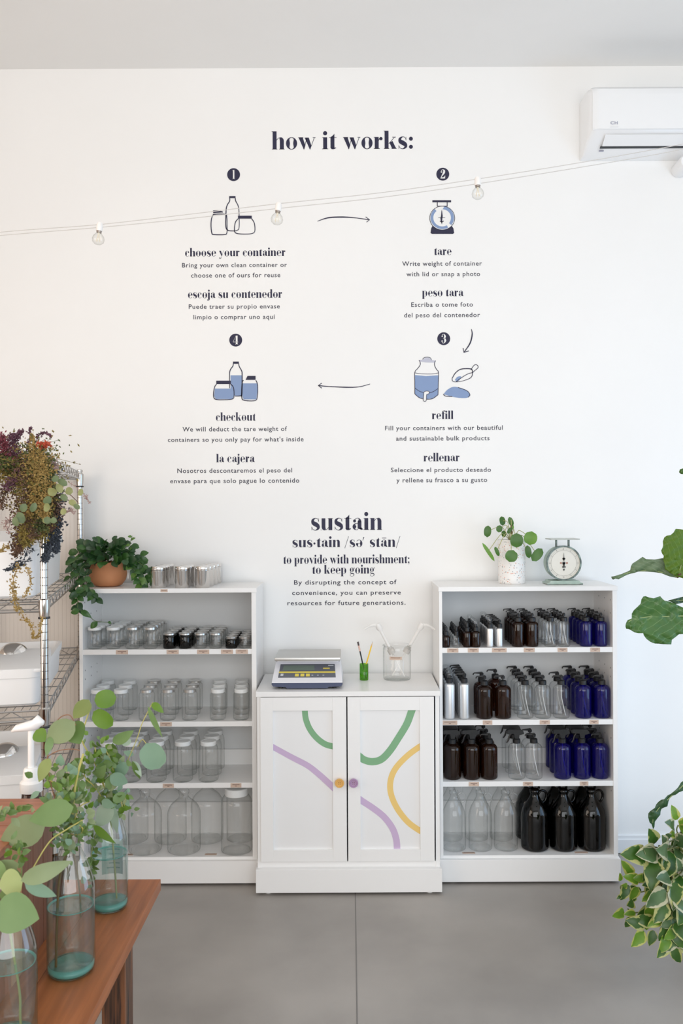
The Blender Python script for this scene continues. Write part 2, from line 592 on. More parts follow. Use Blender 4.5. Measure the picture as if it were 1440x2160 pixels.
def make_glyphs():
    D = {}
    D['l'] = (50, G().rect(8, 0, 42, 152).foot(8, 42).flag(8, 152))
    D['i'] = (50, G().rect(8, 0, 42, 100).foot(8, 42).flag(8).disc(25, 134, 18))
    D['j'] = (50, G().rect(8, -12, 42, 100).flag(8).disc(25, 134, 18).ring(10, -12, 32, 34, -100, 0, 6, S_, e0=5).disc(0, -34, 11))
    D['h'] = (112, G().rect(8, 0, 42, 152).foot(8, 42, e=6).flag(8, 152).arch(42, 104).foot(70, 104, e=6))
    D['n'] = (112, G().rect(8, 0, 42, 100).foot(8, 42, e=6).flag(8).arch(42, 104).foot(70, 104, e=6))
    D['m'] = (172, G().rect(8, 0, 42, 100).foot(8, 42, e=6).flag(8).arch(42, 103).foot(69, 103, e=5).arch(103, 164).foot(130, 164, e=6))
    u = G().rect(8, 0, 42, 100).foot(8, 42, e=6).arch(42, 104).rect(104, 96, 112, 100).turned(112)
    D['u'] = (112, u)
    D['r'] = (78, G().rect(8, 0, 42, 100).foot(8, 42).flag(8).poly((42, 66), (50, 84), (62, 96), (62, 101), (48, 92), (42, 78)).disc(62, 86, 14))
    D['o'] = (104, G().ring(52, 50, 48, 52, 0, 360, n=40))
    D['e'] = (96, G().ring(50, 50, 46, 52, 0, 325, e1=4).rect(20, 48, 94, 48 + H_))
    D['ə'] = (96, G().ring(50, 50, 46, 52, 0, 325, e1=4).rect(20, 48, 94, 48 + H_).turned(100))
    D['c'] = (90, G().ring(48, 50, 44, 52, 45, 322, S_, 8, e0=8, e1=4).disc(70, 76, 13))
    D['s'] = (84, G().ribbon([(72, 74), (64, 94), (42, 100), (20, 84), (24, 62), (44, 50), (64, 36), (68, 16), (46, 0), (22, 6), (10, 26)], [4, 4, 6, 22, 34, 38, 34, 22, 6, 4, 4]).rect(71, 70, 74, 100).rect(8, 0, 11, 30))
    D['a'] = (98, G().rect(52, 10, 86, 70).ring(52, 66, 34, 36, 0, 160, 5, S_, e1=5).disc(24, 76, 13).ring(40, 28, 34, 29, 78, 300, S_, 5).rect(45, 53, 56, 57).poly((86, 0), (98, 4), (98, 8), (86, 22), (60, 12)))
    D['ā'] = (98, G().rect(52, 10, 86, 70).ring(52, 66, 34, 36, 0, 160, 5, S_, e1=5).disc(24, 76, 13).ring(40, 28, 34, 29, 78, 300, S_, 5).rect(45, 53, 56, 57).poly((86, 0), (98, 4), (98, 8), (86, 22), (60, 12)).rect(22, 120, 84, 128))
    D['t'] = (64, G().rect(14, 8, 48, 100).poly((14, 100), (48, 100), (48, 130), (36, 116)).rect(2, 96, 66, 100).poly((14, 10), (24, -1), (44, -1), (62, 8), (62, 14), (48, 12)))
    D['k'] = (114, G().rect(8, 0, 42, 152).foot(8, 42, e=6).flag(8, 152).poly((42, 44), (46, 42), (96, 97), (90, 97)).poly((50, 52), (76, 66), (108, 2), (72, 2)).foot(76, 104, e=8).foot(80, 100, 96, 6))
    D['d'] = (110, G().rect(68, 0, 102, 152).rect(100, 0, 110, H_).flag(68, 152).ring(50, 50, 44, 52, 70, 290, S_, 4).poly((60, 96), (68, 80), (72, 84), (64, 101)).poly((60, 4), (68, 20), (72, 16), (64, -1)))
    D['p'] = (110, G().rect(8, -46, 42, 100).foot(8, 42, -46).flag(8).ring(60, 50, 44, 52, -110, 110, 4, S_))
    D['g'] = (98, G().ring(44, 64, 38, 38, 0, 360, 28, 28).ribbon([(30, 30), (18, 16), (30, 4), (60, 2), (84, -12), (80, -34), (48, -46), (16, -38), (12, -22), (30, -6)], [4, 10, 16, 18, 14, 8, 4, 6, 5, 4]).ribbon([(76, 88), (86, 98), (92, 96)], [4, 4]).disc(92, 94, 8))
    D['v'] = (96, G().poly((2, 98), (38, 98), (62, 30), (48, -2)).poly((48, -2), (52, -2), (90, 97), (85, 97)).foot(8, 34, 96, 9).foot(80, 92, 96, 6))
    D['w'] = (146, G().poly((2, 98), (38, 98), (60, 30), (46, -2)).poly((46, -2), (50, -2), (76, 97), (71, 97)).poly((54, 98), (90, 98), (112, 30), (98, -2)).poly((98, -2), (102, -2), (140, 97), (135, 97)).foot(8, 34, 96, 9).foot(130, 142, 96, 6))
    D['y'] = (98, G().poly((2, 98), (38, 98), (64, 26), (50, 0)).ribbon([(88, 97), (60, 18), (44, -26), (28, -40), (14, -34)], [4, 4, 5, 6, 5]).disc(16, -32, 12).foot(8, 34, 96, 9).foot(82, 94, 96, 6))
    D['f'] = (62, G().rect(14, 0, 48, 118).foot(14, 48, e=6).rect(2, 96, 66, 100).ring(46, 118, 32, 36, 60, 180, S_, 6, e0=5).disc(64, 144, 12))
    D[':'] = (46, G().disc(23, 16, 17).disc(23, 84, 17))
    D[';'] = (46, G().disc(23, 84, 15).disc(23, 16, 15).poly((26, 2), (38, 14), (32, -10), (18, -26)))
    D['·'] = (42, G().disc(21, 52, 15))
    D['/'] = (64, G().poly((1, -18), (7, -18), (63, 150), (57, 150)))
    D['ʹ'] = (36, G().poly((8, 92), (12, 92), (34, 140), (18, 140)))
    D[' '] = (46, G())
    D['1'] = (50, G().rect(12, 0, 42, 130).poly((2, 128), (2, 133), (42, 138), (42, 128)).foot(12, 42, e=9))
    D['2'] = (92, G().ribbon([(22, 98), (26, 124), (46, 134), (68, 116), (62, 84), (34, 44), (14, 10)], [14, 6, 6, 30, 32, 14, 6]).disc(24, 100, 13).poly((8, 0), (12, 22), (46, 18), (70, 26), (80, 44), (86, 44), (82, 0)))
    D['3'] = (92, G().ribbon([(20, 104), (30, 130), (52, 132), (66, 104), (58, 78), (36, 70)], [14, 6, 8, 30, 22, 6]).ribbon([(36, 70), (62, 64), (70, 36), (56, 6), (30, 2), (16, 28)], [6, 20, 32, 10, 6, 14]).disc(22, 104, 12).disc(20, 28, 13))
    D['4'] = (96, G().rect(50, 0, 80, 134).poly((2, 40), (6, 40), (52, 130), (52, 134)).rect(2, 34, 92, 40).foot(50, 80, e=8))
    return D


GLY = make_glyphs()


def wall_y(k=0):
    return DW - 0.0008 - 0.0004 * k


def polys_to_mb(polys, mb=None, y=None):
    mb = mb or MB()
    for p in polys:
        mb.add([(x, y, z) for x, z in p], [tuple(range(len(p)))])
    return mb


WS = DW / F                   # metres per pixel on the back wall


def didone(text, cx, base, width, xh, m, parent, name='heading_lettering', ly=0):
    """One line of fat-stroke lettering on the back wall, centred at pixel cx, baseline pixel base."""
    o = W(cx, base, DW)
    adv, polys = 0, []
    for ch in text:
        w, g = GLY[ch]
        for p in g.p:
            polys.append([(x + adv, y) for x, y in p])
        adv += w + 7
    adv -= 7
    sx, sz = width * WS / adv, xh * WS / 100
    q = [[(o.x + (x - adv / 2) * sx, o.z + y * sz) for x, y in p] for p in polys]
    return obj(name, polys_to_mb(q, None, wall_y(ly)), m, parent)


def plain(text, cx, base, width, cap, m, parent, name='text_line', y=None, origin=None, scale=None, weight=0.008):
    cu = bpy.data.curves.new('text', 'FONT')
    cu.body = text
    cu.size = 1.0
    cu.space_character = 1.12
    cu.offset = weight
    cu.resolution_u = 3
    to = bpy.data.objects.new('text', cu)
    me = bpy.data.meshes.new_from_object(to)
    bpy.data.objects.remove(to)
    bpy.data.curves.remove(cu)
    xs = [v.co.x for v in me.vertices]
    x0, x1 = min(xs), max(xs)
    sc = scale or WS
    o = origin or W(cx, base, DW)
    sx, sz = width * sc / (x1 - x0), cap * sc / 0.69
    yy = wall_y() if y is None else y
    for v in me.vertices:
        v.co = (o.x + (v.co.x - (x0 + x1) / 2) * sx, yy, o.z + v.co.y * sz)
    me.materials.clear()
    me.name = name
    return obj(name, me, m, parent)


def block(label, head, hx0, hx1, hbase, hxh, lines, name='wall_lettering'):
    t = thing(name, label, 'wall text', W((hx0 + hx1) / 2, hbase, DW))
    didone(head, (hx0 + hx1) / 2, hbase, hx1 - hx0, hxh, NAVY, t)
    for txt, x0, x1, b in lines:
        plain(txt, (x0 + x1) / 2, b, x1 - x0, 9.3, GREYTXT, t)
    return t


block("navy wall lettering reading how it works, large title", 'how it works:', 573, 872, 314.5, 25, [])
block("wall text headed choose your container, under the empty jars drawing", 'choose your container', 390, 602, 540.5, 11.7,
      [('Bring your own clean container or', 384, 605, 563.5), ('choose one of ours for reuse', 403, 591, 585)])
block("wall text headed escoja su contenedor, below the English container text", 'escoja su contenedor', 396, 595, 628.5, 11.7,
      [('Puede traer su propio envase', 398, 590, 651), ('limpio o comprar uno aquí', 408, 580, 673)])
block("wall text headed tare, under the drawn dial scale", 'tare', 915, 952, 538, 11.7,
      [('Write weight of container', 848, 1016, 560.5), ('with lid or snap a photo', 857, 1012, 582.5)])
block("wall text headed peso tara, below the tare text", 'peso tara', 890, 977, 625, 11.7,
      [('Escriba o tome foto', 867, 997, 647), ('del peso del contenedor', 852, 1012, 669)])
block("wall text headed checkout, under the filled jars drawing", 'checkout', 455, 539, 887.5, 11.7,
      [('We will deduct the tare weight of', 385, 605, 909.5), ("containers so you only pay for what's inside", 354, 640, 931.5)])
block("wall text headed la cajera, below the checkout text", 'la cajera', 456, 537, 975, 11.7,
      [('Nosotros descontaremos el peso del', 374, 616, 997), ('envase para que solo pague lo contenido', 359, 631, 1018.5)])
block("wall text headed refill, under the drawn milk can and scoop", 'refill', 910.5, 956, 884, 11.7,
      [('Fill your containers with our beautiful', 812, 1060, 907), ('and sustainable bulk products', 835, 1032, 929)])
block("wall text headed rellenar, below the refill text", 'rellenar', 893, 969, 973, 11.7,
      [('Seleccione el producto deseado', 824, 1035, 995.5), ('y rellene su frasco a su gusto', 836, 1027, 1017)])
t = block("wall lettering defining the word sustain, above the low cabinet", 'sustain', 655, 806, 1118, 25, [])
didone('sus·tain /sə', 616 + 74, 1154, 148, 15, NAVY, t)
didone('ʹ', 766, 1154, 5, 15, NAVY, t)
didone('stān/', 811.5, 1153.5, 65, 15, NAVY, t)
didone('to provide with nourishment;', 730.5, 1188.5, 267, 12.3, NAVY, t)
didone('to keep going', 724, 1210, 132, 12.3, NAVY, t)
for txt, x0, x1, b in (('By disrupting the concept of', 620, 836, 1232.5), ('convenience, you can preserve', 616, 845, 1254.5),
                       ('resources for future generations.', 606, 855, 1276)):
    plain(txt, (x0 + x1) / 2, b, x1 - x0, 9.3, GREYTXT, t)

for ch, cx, cy, w, place in (('1', 492.5, 368.5, 5, 'above the empty jars drawing'), ('2', 933.5, 367.5, 12, 'above the drawn dial scale'),
                             ('3', 935.5, 714.5, 12, 'above the drawn milk can'), ('4', 497, 717.5, 12, 'above the filled jars drawing')):
    t = thing('number_disc', 'round navy disc with white numeral %s %s' % (ch, place), 'wall sign', W(cx, cy, DW), 'numbered step discs on the wall')
    c = W(cx, cy, DW)
    r = 13.6 * WS
    obj('disc', polys_to_mb([[(c.x + r * cos(a), c.z + r * sin(a)) for a in [2 * pi * i / 40 for i in range(40)]]], None, wall_y()), NAVY, t)
    didone(ch, cx, cy + 9.3, w, 14, WALLV, t, 'numeral', 1)


class Draw:
    """Flat vinyl drawing: pixel positions read in a zoomed crop with scale s and origin ox, oy."""

    def __init__(d, s, ox, oy, parent):
        d.s, d.ox, d.oy, d.parent = s, ox, oy, parent

    def w(d, p):
        v = W(d.ox + p[0] / d.s, d.oy + p[1] / d.s, DW)
        return (v.x, v.z)

    def line(d, name, pts, wd=(5,), m=NAVY, closed=False, ly=2, smooth=True, n=6):
        g = G()
        P = [d.w(p) for p in pts]
        if closed:
            P = P + [P[0]]
        g.ribbon(P, [w / d.s * WS for w in (wd if len(wd) > 1 else wd * 2)], n if smooth else 1)
        return obj(name, polys_to_mb(g.p, None, wall_y(ly)), m, d.parent)

    def fill(d, name, pts, m, ly=0, smooth=False):
        P = [d.w(p) for p in pts]
        if smooth:
            P = [tuple(v[:2]) for v in catmull([Vector((x, y, 0)) for x, y in P + [P[0]]], 6)][:-1]
        return obj(name, polys_to_mb([P], None, wall_y(ly)), m, d.parent)

    def ell(d, name, cx, cy, rx, ry, m, ly=0, n=40):
        return d.fill(name, [(cx + rx * cos(2 * pi * i / n), cy + ry * sin(2 * pi * i / n)) for i in range(n)], m, ly)


def rectp(x0, y0, x1, y1):
    return [(x0, y0), (x1, y0), (x1, y1), (x0, y1)]


t = thing('wall_drawing', 'outline drawing of three empty jars and bottle on wall', 'wall drawing', W(490, 455, DW))
d = Draw(3.6, 340, 240, t)
d.line('jar_outline', [(395, 765), (381, 800), (378, 855), (384, 905), (400, 918), (480, 918), (498, 904), (500, 850), (498, 790), (490, 766), (440, 762), (395, 765)], (6, 8, 5, 8))
d.line('jar_lid', [(394, 745), (440, 743), (470, 748)], (20, 18, 4))
d.line('bottle_outline', [(520, 640), (519, 664), (500, 696), (492, 740), (491, 855), (505, 884), (540, 890), (575, 886), (591, 860), (590, 745), (584, 700), (565, 662), (562, 640)], (6, 8, 5, 7))
d.fill('bottle_cap', rectp(516, 626, 564, 641), NAVY, 3)
d.fill('jar_lid', rectp(583, 775, 687, 797), NAVY, 3)
d.line('jar_outline', [(584, 797), (563, 825), (556, 880), (570, 908), (640, 914), (695, 908), (711, 885), (706, 830), (686, 797)], (6, 7, 5, 7))

t = thing('wall_drawing', 'drawing of dial scale with blue rim on wall', 'wall drawing', W(932, 458, DW))
d = Draw(3.27, 640, 240, t)
d.fill('base', [(888, 775), (1022, 775), (1033, 790), (1038, 822), (1030, 829), (885, 829), (875, 822), (880, 790)], NAVY, 1)
d.ell('rim', 956, 720, 88, 84, NAVY, 2)
d.ell('rim', 956, 720, 84, 80, WALLV, 3)
g = [(956 + r * cos(radians(a)), 718 + r * .97 * sin(radians(a))) for r, aa in ((81, range(60, 240, 10)), (62, range(230, 50, -10))) for a in aa]
d.fill('rim_shading', g, BLUEV, 4)
g = [(956 + r * cos(radians(a)), 718 + r * .97 * sin(radians(a))) for r, aa in ((81, range(-80, 45, 8)), (60, range(40, -90, -8))) for a in aa]
d.fill('rim_shading', g, BLUEV, 4)
d.line('pointer', [(952, 665), (953, 705), (950, 725), (953, 762)], (2, 12, 14, 2), ly=5)
d.line('pointer', [(928, 718), (976, 718)], (3,), ly=5)
d.line('pointer', [(940, 740), (953, 748), (966, 740)], (6,), ly=5)
d.fill('tray', rectp(888, 597, 1017, 611), NAVY, 2)
d.line('support', [(922, 610), (922, 640)], (5,))
d.line('support', [(990, 610), (990, 640)], (5,))
d.line('support', [(922, 637), (990, 637)], (4,))

t = thing('wall_drawing', 'drawing of three jars filled with blue on wall', 'wall drawing', W(497, 805, DW))
d = Draw(3.6, 340, 680, t)
d.fill('filling', rectp(526, 402, 612, 556), BLUEV, 0)
d.fill('filling', [(407, 503), (548, 503), (550, 560), (540, 583), (415, 583), (402, 560)], BLUEV, 1)
d.fill('filling', [(618, 463), (727, 463), (730, 520), (722, 585), (625, 585), (616, 560)], BLUEV, 1)
d.line('bottle_outline', [(547, 312), (544, 332), (524, 362), (519, 400), (519, 500)], (6, 7, 5))
d.line('bottle_outline', [(588, 312), (592, 335), (610, 368), (614, 400), (612, 545), (600, 558), (560, 560)], (6, 7, 8, 6))
d.fill('bottle_cap', rectp(545, 298, 589, 315), NAVY, 3)
d.fill('jar_lid', rectp(418, 443, 529, 469), NAVY, 3)
d.line('jar_outline', [(420, 469), (404, 495), (397, 555), (412, 584), (475, 588), (540, 582), (553, 555), (548, 495), (527, 469)], (6, 7, 5, 7))
d.fill('jar_lid', [(655, 407), (716, 407), (716, 437), (640, 437)], NAVY, 3)
d.line('jar_outline', [(625, 440), (614, 460), (611, 565), (630, 592), (712, 594), (730, 560), (731, 475), (718, 440)], (6, 7, 5, 7))

t = thing('wall_drawing', 'drawing of milk can with tap, scoop and blue heap', 'wall drawing', W(940, 800, DW))
d = Draw(3.79, 740, 660, t)
d.fill('filling', [(512, 497), (600, 505), (697, 499), (695, 655), (650, 684), (600, 689), (550, 678), (512, 650)], BLUEV, 0)
d.fill('can_lid', [(543, 378), (580, 372), (590, 358), (625, 358), (640, 376), (676, 382), (670, 398), (600, 396), (548, 388)], mat('pale_grey_vinyl', (.55, .56, .66), .6), 1)
d.line('can_outline', [(543, 378), (552, 392), (552, 418), (530, 448), (510, 476), (510, 560), (510, 648)], (5,))
d.line('can_outline', [(676, 382), (668, 398), (668, 420), (682, 450), (700, 478), (698, 560), (695, 655)], (5,))
d.line('can_outline', [(512, 480), (560, 487), (650, 488), (700, 480)], (4,))
d.line('can_outline', [(510, 600), (560, 632), (640, 636), (695, 606)], (4,))
d.line('can_outline', [(510, 648), (550, 680), (600, 690), (650, 686), (695, 655)], (5,))
d.line('lid_handle', [(572, 372), (585, 358), (610, 354), (634, 360), (642, 378)], (4,))
d.fill('tap', [(580, 630), (625, 625), (625, 645), (605, 655), (600, 702), (580, 702), (580, 655)], WALLV, 3)
d.line('tap_outline', [(582, 634), (600, 626), (624, 630), (620, 648), (604, 655), (600, 702), (579, 702), (581, 655), (582, 634)], (4,), ly=4)
d.line('scoop_outline', [(810, 520), (835, 480), (880, 450), (955, 448), (970, 470), (960, 515), (900, 542), (840, 552), (812, 545), (808, 520)], (6, 8, 4, 5))
d.line('scoop_outline', [(840, 552), (880, 520), (930, 490), (968, 478)], (5,))
d.line('scoop_handle', [(958, 455), (985, 418), (1008, 418), (1015, 438), (985, 465), (968, 482)], (5,))
d.fill('scoop_filling', [(830, 535), (850, 512), (878, 508), (868, 535), (845, 548)], BLUEV, 1, True)
d.fill('heap', [(740, 650), (770, 615), (815, 592), (865, 597), (925, 620), (950, 655), (930, 678), (870, 680), (800, 668)], BLUEV, 1, True)
d.line('heap_outline', [(738, 648), (755, 665), (810, 668)], (6,))
d.line('heap_outline', [(855, 596), (925, 622), (950, 655), (935, 675)], (5,))

t = thing('wall_arrow', 'navy arrow on wall pointing right toward dial scale drawing', 'wall arrow', W(724, 463, DW))
d = Draw(3.27, 640, 240, t)
d.line('shaft', [(95, 742), (170, 718), (270, 713), (370, 720), (450, 732)], (3, 8, 9, 5, 6))
d.line('arrow_head', [(428, 712), (456, 732), (434, 748)], (5,), smooth=False)
t = thing('wall_arrow', 'navy arrow on wall pointing left toward filled jars drawing', 'wall arrow', W(726, 813, DW))
d = Draw(3.6, 340, 680, t)
d.line('shaft', [(1192, 480), (1270, 487), (1400, 493), (1500, 490), (1585, 468)], (8, 6, 9, 6, 4))
d.line('arrow_head', [(1218, 462), (1192, 480), (1218, 500)], (6,), smooth=False)
t = thing('wall_arrow', 'short curved navy arrow on wall pointing down beside numeral 3', 'wall arrow', W(988, 718, DW))
d = Draw(3.79, 740, 660, t)
d.line('shaft', [(962, 130), (968, 175), (950, 245), (905, 312)], (4, 10, 10, 6))
d.line('arrow_head', [(896, 282), (902, 316), (942, 304)], (7,), smooth=False)

# ================================================================ bookcases and cabinet
def bookcase(label, x0, x1, ox0, ox1, tags, top_tag):
    t = thing('bookcase', label, 'bookcase', ((x0 + x1) / 2, 4.0, 0))
    yb, yf = 4.16, 3.85
    bx0, bx1 = x0 + .004, x1 - .004
    obj('top_board', MB().box(x0 + .001, x1 - .001, 3.845, yb, 1.318, 1.338), WHITE, t, bevel=.0015)
    obj('side_panel', MB().box(bx0, ox0, yf, yb, .11, 1.318), WHITE, t, bevel=.001)
    obj('side_panel', MB().box(ox1, bx1, yf, yb, .11, 1.318), WHITE, t, bevel=.001)
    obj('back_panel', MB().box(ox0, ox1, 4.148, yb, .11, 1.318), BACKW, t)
    obj('back_rail', MB().box(ox0, ox1, 4.130, 4.148, .457, .53), WHITE, t)
    obj('back_rail', MB().box(ox0, ox1, 4.130, 4.148, .124, .275), WHITE, t)
    for z in (1.062, .735, .457):
        s = obj('shelf', MB().box(ox0, ox1, yf + .002, 4.13 if z < .5 else 4.148, z - .023, z), WHITE, t, bevel=.001)
    obj('bottom_board', MB().box(ox0, ox1, yf, 4.13, .10, .124), WHITE, t, bevel=.001)
    pl = obj('plinth', MB().box(x0 - .001, x1 + .001, 3.83, 3.85, .012, .112).box(x0 - .001, x0 + .015, 3.85, 4.15, .012, .112).box(x1 - .015, x1 + .001, 3.85, 4.15, .012, .112), WHITE, t, bevel=.0015)
    for fx in (x0 + .06, x1 - .06):
        obj('foot', MB().lathe([(.012, 0), (.014, .02)], (fx, 3.87, 0), 12), GLOSSW, t)
    # row of drilled shelf-pin holes
    h = MB()
    for z in [1.27, 1.21, .96, .92, .64, .40]:
        for y in (3.88, 3.97, 4.06):
            h.box(ox1 - .0006, ox1 + .0002, y, y + .004, z, z + .006)
            h.box(ox0 - .0002, ox0 + .0006, y, y + .004, z, z + .006)
    obj('pin_holes', h, BLACKP, t)
    for (a, b, py, zt) in tags:
        flat = zt < .2
        p0, p1 = W(a, py, 3.85), W(b, py, 3.85)
        if flat:
            lab = obj('price_label', MB().box(p0.x, p1.x, 3.868, 3.886, .124, .1248), KRAFT, t)
            obj('printed_line', MB().box(p0.x + .006, p1.x - .006, 3.876, 3.879, .1248, .1250), KPRINT, lab)
        else:
            zz = zt - .0115
            lab = obj('price_label', MB().box(p0.x, p1.x, 3.8505, 3.8515, zz - .0095, zz + .0095), KRAFT, t)
            pr = MB().box(p0.x + .008, p1.x - .008, 3.8500, 3.8505, zz + .002, zz + .0045)
            pr.box((p0.x + p1.x) / 2 - .005, (p0.x + p1.x) / 2 + .005, 3.8500, 3.8505, zz - .004, zz - .0015)
            obj('printed_line', pr, KPRINT, lab)
    a, b = top_tag or (0, 0)
    if top_tag:
        p0, p1 = W(a, 1248, 3.85), W(b, 1248, 3.85)
        lab = obj('price_label', MB().box(p0.x, p1.x, 3.844, 3.845, 1.3225, 1.335), KRAFT, t)
        obj('printed_line', MB().box(p0.x + .004, p1.x - .004, 3.8435, 3.844, 1.329, 1.331), KPRINT, lab)
    return t


def ztags(lst, s, ox, py, z):
    return [(ox + a / s, ox + b / s, py, z) for a, b in lst]


LT = ztags([(358, 445), (725, 812), (945, 1033), (1118, 1205), (1225, 1312)], 3.43, 140, 1376, 1.062) \
    + ztags([(678, 762)], 3.43, 140, 1528, .735) + ztags([(697, 777), (1187, 1265)], 3.43, 140, 1657, .457) \
    + ztags([(380, 470), (995, 1080)], 3.43, 140, 1804, .124)
RT = ztags([(148, 228), (297, 375), (472, 577), (702, 780), (947, 1017), (1183, 1253)], 3.43, 900, 1371, 1.062) \
    + ztags([(113, 220), (405, 473), (817, 890), (1177, 1242)], 3.43, 900, 1524, .735) \
    + ztags([(303, 377), (697, 768), (1108, 1168)], 3.43, 900, 1654, .457) + ztags([(262, 355), (1080, 1175)], 3.43, 900, 1801, .124)
bookcase('white open bookcase of clear jars, left of the low cabinet', -1.231, -.423, -1.211, -.448, LT, (339, 354))
bookcase('white open bookcase of coloured bottles, right of the low cabinet', .396, 1.208, .414, 1.184, RT, None)

# low cabinet
CX0, CX1 = -.419, .393
t = thing('cabinet', 'low white cabinet with two painted doors between the bookcases', 'cabinet', ((CX0 + CX1) / 2, 3.95, 0))
obj('top_board', MB().box(CX0, CX1, 3.745, 4.16, .868, .890), WHITE, t, bevel=.002)
obj('side_panel', MB().box(CX0 + .004, CX0 + .022, 3.755, 4.16, .11, .868), WHITE, t)
obj('side_panel', MB().box(CX1 - .022, CX1 - .004, 3.755, 4.16, .11, .868), WHITE, t)
obj('back_panel', MB().box(CX0 + .022, CX1 - .022, 4.15, 4.16, .11, .868), WHITE, t)
obj('bottom_rail', MB().box(CX0 + .022, CX1 - .022, 3.757, 4.15, .11, .138), WHITE, t)
obj('plinth', MB().box(CX0 - .002, CX1 + .002, 3.73, 3.755, .012, .114).box(CX0 - .002, CX0 + .015, 3.755, 4.15, .012, .114).box(CX1 - .015, CX1 + .002, 3.755, 4.15, .012, .114), WHITE, t, bevel=.002)
for fx in (CX0 + .05, CX1 - .05):
    obj('foot', MB().lathe([(.014, 0), (.016, .02)], (fx, 3.765, 0), 12), GLOSSW, t)
DD = 3.758


def dz(px, py, d=DD):
    return W(530 + px / 3.375, 1280 + py / 3.375, d)


doors = []
for (a, b, pa, pb, kx, km, kn, stripes) in (
    (63, 676, 157, 580, 627, mat('orange_paint', (.76, .43, .12), .45), 'orange', [
        (GPAINT, [(380, 715), (381, 745), (388, 800), (415, 868), (462, 930), (522, 976), (582, 994), (605, 998)], (41, 42, 44)),
        (PPAINT, [(145, 993), (165, 1004), (280, 1067), (400, 1130), (480, 1192), (550, 1255), (600, 1302)], (38, 42, 46))]),
    (682, 1298, 776, 1199, 727, mat('lilac_knob_paint', (.42, .27, .44), .45), 'lilac', [
        (GPAINT, [(1150, 715), (1137, 750), (1105, 835), (1045, 935), (985, 1025), (925, 1085), (862, 1102), (805, 1090), (770, 1065), (745, 1045)], (52, 50, 52, 50)),
        (YPAINT, [(1225, 980), (1190, 1000), (1110, 1060), (1030, 1145), (992, 1230), (992, 1325), (1035, 1430), (1110, 1528), (1190, 1588), (1225, 1605)], (42, 42, 42)),
        (PPAINT, [(750, 1355), (785, 1380), (870, 1436), (945, 1497), (1003, 1575), (1030, 1650), (1037, 1720), (1038, 1750)], (46, 46, 47))])):
    A, B = dz(a, 645).x, dz(b, 645).x
    PA, PB = dz(pa, 1250).x, dz(pb, 1250).x
    ZT, ZB = .866, .141
    PT, PBZ = .806, .193
    dr = bpy.data.objects.new('door', None)
    COL.objects.link(dr)
    dr.parent = t
    dr.location = (A, DD, ZB)
    dr.matrix_parent_inverse = parent_matrix(t).inverted()
    fy0, fy1 = DD - .012, DD + .01
    obj('stile', MB().box(A + .0008, PA, fy0, fy1, ZB + .001, ZT - .001), WHITE, dr, bevel=.001)
    obj('stile', MB().box(PB, B - .0008, fy0, fy1, ZB + .001, ZT - .001), WHITE, dr, bevel=.001)
    obj('rail', MB().box(PA, PB, fy0 + .0004, fy1, PT, ZT - .001), WHITE, dr, bevel=.001)
    obj('rail', MB().box(PA, PB, fy0 + .0004, fy1, ZB + .001, PBZ), WHITE, dr, bevel=.001)
    obj('door_panel', MB().box(PA - .003, PB + .003, DD, DD + .008, PBZ - .003, PT + .003), PANEL_W, dr)
    for m, pts, ws in stripes:
        P = [(dz(x, y, DD).x, dz(x, y, DD).z) for x, y in pts]
        # keep the path just past the panel edge so the paint ends at the frame
        g = G().ribbon(P, [w / 3.375 * DD / F for w in ws], 10)
        mb_ = MB()
        for p in g.p:
            q = [(min(max(x, PA - .002), PB + .002), min(max(z, PBZ - .002), PT + .002)) for x, z in p]
            mb_.add([(x, DD - .0006, z) for x, z in q], [(0, 1, 2, 3)])
        obj('painted_stripe', mb_, m, dr)
    kc = dz(kx, 1253, DD - .03)
    kb = MB()
    prof = [(.007, 0), (.007, .012), (.019, .018), (.0205, .024), (.0195, .0275), (.015, .0275), (.0135, .0245), (.0001, .0235)]
    n = 28
    k0 = 0
    for r, z in prof:
        for i in range(n):
            an = 2 * pi * i / n
            kb.v.append((kc.x + r * cos(an), fy0 - z, kc.z + r * sin(an)))
    for j in range(len(prof) - 1):
        for i in range(n):
            a_, b_ = j * n + i, j * n + (i + 1) % n
            kb.f.append((a_, a_ + n, b_ + n, b_))
    obj('knob', kb, km, dr, smooth=True, label='round %s knob with raised rim' % kn)
    kn_ = COL.objects['knob'] if kn == 'orange' else COL.objects['knob.001']
    hb = MB()
    for hx_, hz_ in ((-.0035, -.0035), (.0035, -.0035), (-.0035, .0035), (.0035, .0035)):
        hb.tube([(kc.x + hx_, fy0 - .0232, kc.z + hz_), (kc.x + hx_, fy0 - .0242, kc.z + hz_)], .0016, 8)
    obj('button_holes', hb, mat('knob_thread', (.12, .05, .03), .7), kn_)
# ================================================================ jars and bottles: prototypes (local coordinates, base at the origin)
PROTO = {}


def proto(kind, parts):
    """parts: list of (name, MB, material, smooth, [sub-parts])"""
    PROTO[kind] = [(nm, mb.mesh(kind + '_' + nm, sm, m), [(a, b.mesh(kind + '_' + a, d, c)) for a, b, c, d in subs]) for nm, mb, m, sm, subs in parts]


def place(kind, name, label, cat, x, y, z, group, rotz=0.0):
    o = thing(name, label, cat, (x, y, z), group, rotz)
    for nm, me, subs in PROTO[kind]:
        c = bpy.data.objects.new(nm, me)
        COL.objects.link(c)
        c.parent = o
        for a, me2 in subs:
            e = bpy.data.objects.new(a, me2)
            COL.objects.link(e)
            e.parent = c
    return o


